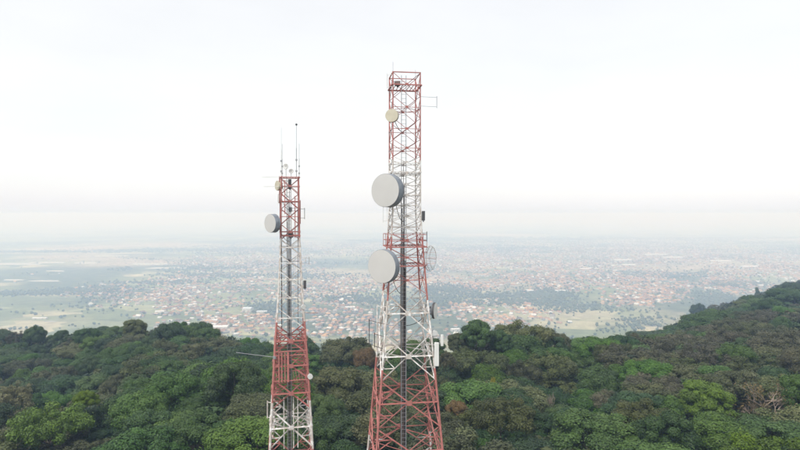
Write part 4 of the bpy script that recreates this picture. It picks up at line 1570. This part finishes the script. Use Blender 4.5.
# larger sheds and halls, each a thing of its own
M_SHED = flat_mat('shed_roof', (0.78, 0.78, 0.78), 0.5)
M_SHEDB = flat_mat('shed_roof_blue', (0.62, 0.68, 0.74), 0.5)
SHEDS = [(219, 329.5, 46, 26, 9, 'wide white-roofed shed nearest the wooded ridge', 0.08), (205, 326.5, 60, 18, 7, 'long low white-roofed shed behind the widest one', 0.02),
         (248, 311.5, 26, 30, 11, 'tall pale blue-roofed hall in the town behind the shorter tower', -0.1), (212, 322, 30, 14, 6, 'small white-roofed shed at the edge of the wooded ridge', .1),
         (262, 313, 30, 16, 6, 'grey-white shed beside the tall pale blue hall', .1), (192, 331.5, 22, 14, 6, 'short white shed close under the wooded ridge', .1),
         (350, 309, 30, 18, 7, 'white shed in the gap between the towers', .2), (622, 261.5, 110, 40, 12, 'very large white factory hall far out in the town', .05),
         (628, 266, 70, 30, 9, 'smaller white factory hall in front of the very large one', .0), (655, 255.5, 150, 40, 10, 'long white factory hall behind a green field', -.05),
         (672, 258.5, 130, 40, 10, 'wide pale factory hall beside the long white hall', .0), (748, 268, 90, 40, 10, 'white hall at the far town beyond the spur', .1),
         (720, 262, 120, 36, 9, 'long pale hall at the far town beyond the spur', -.1), (585, 270, 60, 26, 8, 'white hall amid the orange roofs', .2),
         (480, 276, 70, 24, 9, 'long orange-roofed hall beyond the taller tower', -.04), (560, 292, 40, 18, 7, 'white shed at the lower edge of the orange town', .1),
         (530, 292, 24, 14, 7, 'small white hall beside the dark grove', .1), (455, 331, 22, 12, 6, 'white shed close behind the tall skyline tree', .15), (160, 313, 26, 14, 6, 'white shed at the edge of the farmland', .1),
         (40, 319, 40, 10, 4, 'long low white greenhouse on the farmland', .02)]
for px, py, wd, dp, h, label, rz in SHEDS:
    x, y = plain_pt(px, py)
    m = Matrix.Translation((x, y, PLAIN_Z - .05)) @ Matrix.Rotation(rz, 4, 'Z')
    root = empty('warehouse', m)
    tag(root, label, 'warehouse')
    rm_ = ROOFM[1] if 'orange-roofed' in label else (M_SHEDB if 'blue' in label else M_SHED)
    S = Matrix.Diagonal((wd, dp, h, 1))
    place('wall', pymesh('wall', HV, HF_W, WALLM[0]), m @ S, root)
    a = 0.52
    rv = [(-a, -a, .98), (a, -a, .98), (a, a, .98), (-a, a, .98), (-a, 0, 1.28), (a, 0, 1.28)]
    place('roof', pymesh('roof', rv, [(0, 1, 5, 4), (2, 3, 4, 5), (1, 2, 5), (3, 0, 4), (3, 2, 1, 0)], rm_), m @ S, root)
    # big sliding doors along the front
    nd = max(2, int(wd / 14))
    for k in range(nd):
        xx = (k + .5) / nd - .5
        md = m @ Matrix.Translation((xx * wd, -dp / 2 - .06, 0)) @ Matrix.Diagonal((4.2, .1, h * .6, 1))
        place('door', barmesh('box', 'galv'), md, root)

# ------------------------------------------------------------------ trees of the plain (beyond counting)
phi = (1 + 5 ** .5) / 2
ico = np.array([(-1, phi, 0), (1, phi, 0), (-1, -phi, 0), (1, -phi, 0), (0, -1, phi), (0, 1, phi), (0, -1, -phi), (0, 1, -phi), (phi, 0, -1), (phi, 0, 1), (-phi, 0, -1), (-phi, 0, 1)], float)
ico /= np.linalg.norm(ico[0])
icf = np.array([(0, 11, 5), (0, 5, 1), (0, 1, 7), (0, 7, 10), (0, 10, 11), (1, 5, 9), (5, 11, 4), (11, 10, 2), (10, 7, 6), (7, 1, 8), (3, 9, 4), (3, 4, 2), (3, 2, 6), (3, 6, 8), (3, 8, 9), (4, 9, 5), (2, 4, 11), (6, 2, 10), (8, 6, 7), (9, 8, 1)])
tx, ty = fan(120000, 1150, 7500)
qx, qy, _ = proj(tx, ty, np.full_like(tx, PLAIN_Z))
dtown = dens(qx, qy)
gn = 0.6 * snoise(tx, ty, 1 / 70.0, 40) + 0.6 * snoise(tx, ty, 1 / 190.0, 41)
pg = np.where(dtown > .12, .12 + .8 * np.clip(gn - .05, 0, 1), 0.0)
for a, b, sx, sy in GREEN:
    pg = np.maximum(pg, .95 * np.exp(-((qx - a) / sx) ** 2 - ((qy - b) / sy) ** 2))
# tree lines and villages on the farmland
LINES = [(0, 296, 130, 288, 1.6), (0, 293, 60, 294, 1.2), (60, 292, 210, 279, 1.3), (0, 252, 150, 250, 1.0), (150, 250, 260, 249, 1.4), (160, 272, 260, 276, 2.2), (120, 258, 200, 262, .8),
         (0, 312, 80, 318, .8), (60, 305, 110, 312, 1.2), (110, 270, 128, 268, 1.2), (10, 330, 100, 326, 1.6), (440, 250, 620, 246, 1.5), (560, 252, 800, 250, 1.8), (440, 292, 560, 300, 2.5), (420, 305, 470, 312, 2.0),
         (650, 272, 760, 276, 2.0), (560, 303, 660, 312, 3.0), (600, 330, 660, 322, 4.0), (440, 240, 800, 238, 1.0)]
for x0, y0, x1, y1, wl in LINES:
    t = np.clip((qx - x0) / (x1 - x0), 0, 1)
    dy = qy - (y0 + (y1 - y0) * t)
    inx = (qx > x0 - 4) & (qx < x1 + 4)
    pg = np.maximum(pg, np.where(inx, .9 * np.exp(-(dy / wl) ** 2) * (0.55 + .45 * np.clip(gn + .4, 0, 1)), 0))
pg = np.maximum(pg, 0.004 + np.where((qx > 290), .95 * np.clip(gn - .2, 0, 1), .12 * np.clip(gn - .3, 0, 1)))
ac = gt.random(tx.size) < pg
tx, ty = tx[ac], ty[ac]
ex, ey = [], []
for a, b, sx, sy, n in [(545, 296, 17, 4.2, 800), (450, 290, 16, 3, 450), (715, 302, 10, 5, 500), (575, 308, 24, 2.5, 220), (640, 324, 14, 4, 120), (270, 308, 12, 3, 250), (440, 301, 12, 4, 350), (125, 269, 3, .8, 60),
                        (30, 293.5, 30, 1.1, 500), (78, 291, 14, 1.3, 350), (105, 288.5, 10, 1.0, 220), (160, 283, 26, .8, 260), (215, 250.5, 25, .8, 700), (70, 252, 60, .45, 600), (205, 268, 14, 1.0, 200), (505, 303, 28, 1.6, 350), (490, 296, 20, 1.6, 300), (660, 276, 22, 1.2, 400), (735, 284, 18, 1.6, 400), (300, 276, 24, 1.8, 400), (210, 276, 22, 1.5, 350), (360, 300, 16, 2.5, 300)]:
    qx_ = gt.normal(a, sx, n); qy_ = gt.normal(b, sy, n)
    dz_ = (225.0 - qy_) / F * math.cos(PITCH) - math.sin(PITCH)
    dy_ = math.cos(PITCH) + (225.0 - qy_) / F * math.sin(PITCH)
    k_ = -302.0 / dz_
    ok = (dz_ < -0.02) & (k_ * dy_ > 1150)
    ex.append(((qx_ - 400) / F * k_)[ok]); ey.append((dy_ * k_)[ok])
tx = np.concatenate([tx] + ex); ty = np.concatenate([ty] + ey)
n_near = tx.size
fx, fy = fan(14000, 7000, 19000)
fk = 0.6 * snoise(fx * .35, fy, 1 / 260.0, 51) + 0.6 * snoise(fx * .3, fy, 1 / 700.0, 52) > .25
tx = np.concatenate([tx, fx[fk]]); ty = np.concatenate([ty, fy[fk]])
nt_ = tx.size
print('plain trees', nt_, 'tris', sum(len(m.polygons) * (2 if len(m.polygons) and m.polygons[0].loop_total == 4 else 1) for m in bpy.data.meshes))
rad = gt.uniform(2.2, 5.6, nt_)
rad[n_near:] = gt.uniform(7, 15, nt_ - n_near)
jit = gt.uniform(.7, 1.25, (nt_, 12, 1))
TV = ico[None] * jit * rad[:, None, None] * np.array([1, 1, .8])
TV[n_near:, :, 2] *= .6
TV[:, :, 0] += tx[:, None]; TV[:, :, 1] += ty[:, None]; TV[:, :, 2] += PLAIN_Z + rad[:, None] * .95
TF = (icf[None] + (np.arange(nt_) * 12)[:, None, None]).reshape(-1, 3)
LP = [flat_mat('far_leaf_a', (0.085, 0.115, 0.062)), flat_mat('far_leaf_b', (0.095, 0.125, 0.062)), flat_mat('far_leaf_c', (0.11, 0.12, 0.065)), flat_mat('far_leaf_d', (0.075, 0.10, 0.06))]
o = place('plain_trees', npmesh('plain_trees', TV.reshape(-1, 3), TF, LP, np.repeat(gt.integers(0, 4, nt_), 20)), Matrix.Identity(4))
tag(o, 'far green groves and tree rows between the roofs and fields', 'trees', kind='stuff')

# ------------------------------------------------------------------ haze over the hill and the plain
hm = bpy.data.materials.new('haze')
hm.use_nodes = True
ht = hm.node_tree
ht.nodes.clear()
ho = ht.nodes.new('ShaderNodeOutputMaterial')
pv = ht.nodes.new('ShaderNodeVolumePrincipled')
pv.inputs['Color'].default_value = (0.50, 0.68, 0.985, 1)
pv.inputs['Absorption Color'].default_value = (0.93, 0.88, 0.6, 1)
pv.inputs['Density'].default_value = 0.00039
pv.inputs['Anisotropy'].default_value = 0.0
ht.links.new(pv.outputs['Volume'], ho.inputs['Volume'])
S_ = 33000.0
z0, z1 = PLAIN_Z - 5.0, CZ + 16.0
hv = [(-S_, -4000, z0), (S_, -4000, z0), (S_, S_, z0), (-S_, S_, z0), (-S_, -4000, z1), (S_, -4000, z1), (S_, S_, z1), (-S_, S_, z1)]
o = place('haze', pymesh('haze', hv, [(0, 3, 2, 1), (4, 5, 6, 7), (0, 1, 5, 4), (1, 2, 6, 5), (2, 3, 7, 6), (3, 0, 4, 7)], hm), Matrix.Identity(4))
tag(o, 'pale even haze hanging over the hill and plain', 'haze', kind='stuff')
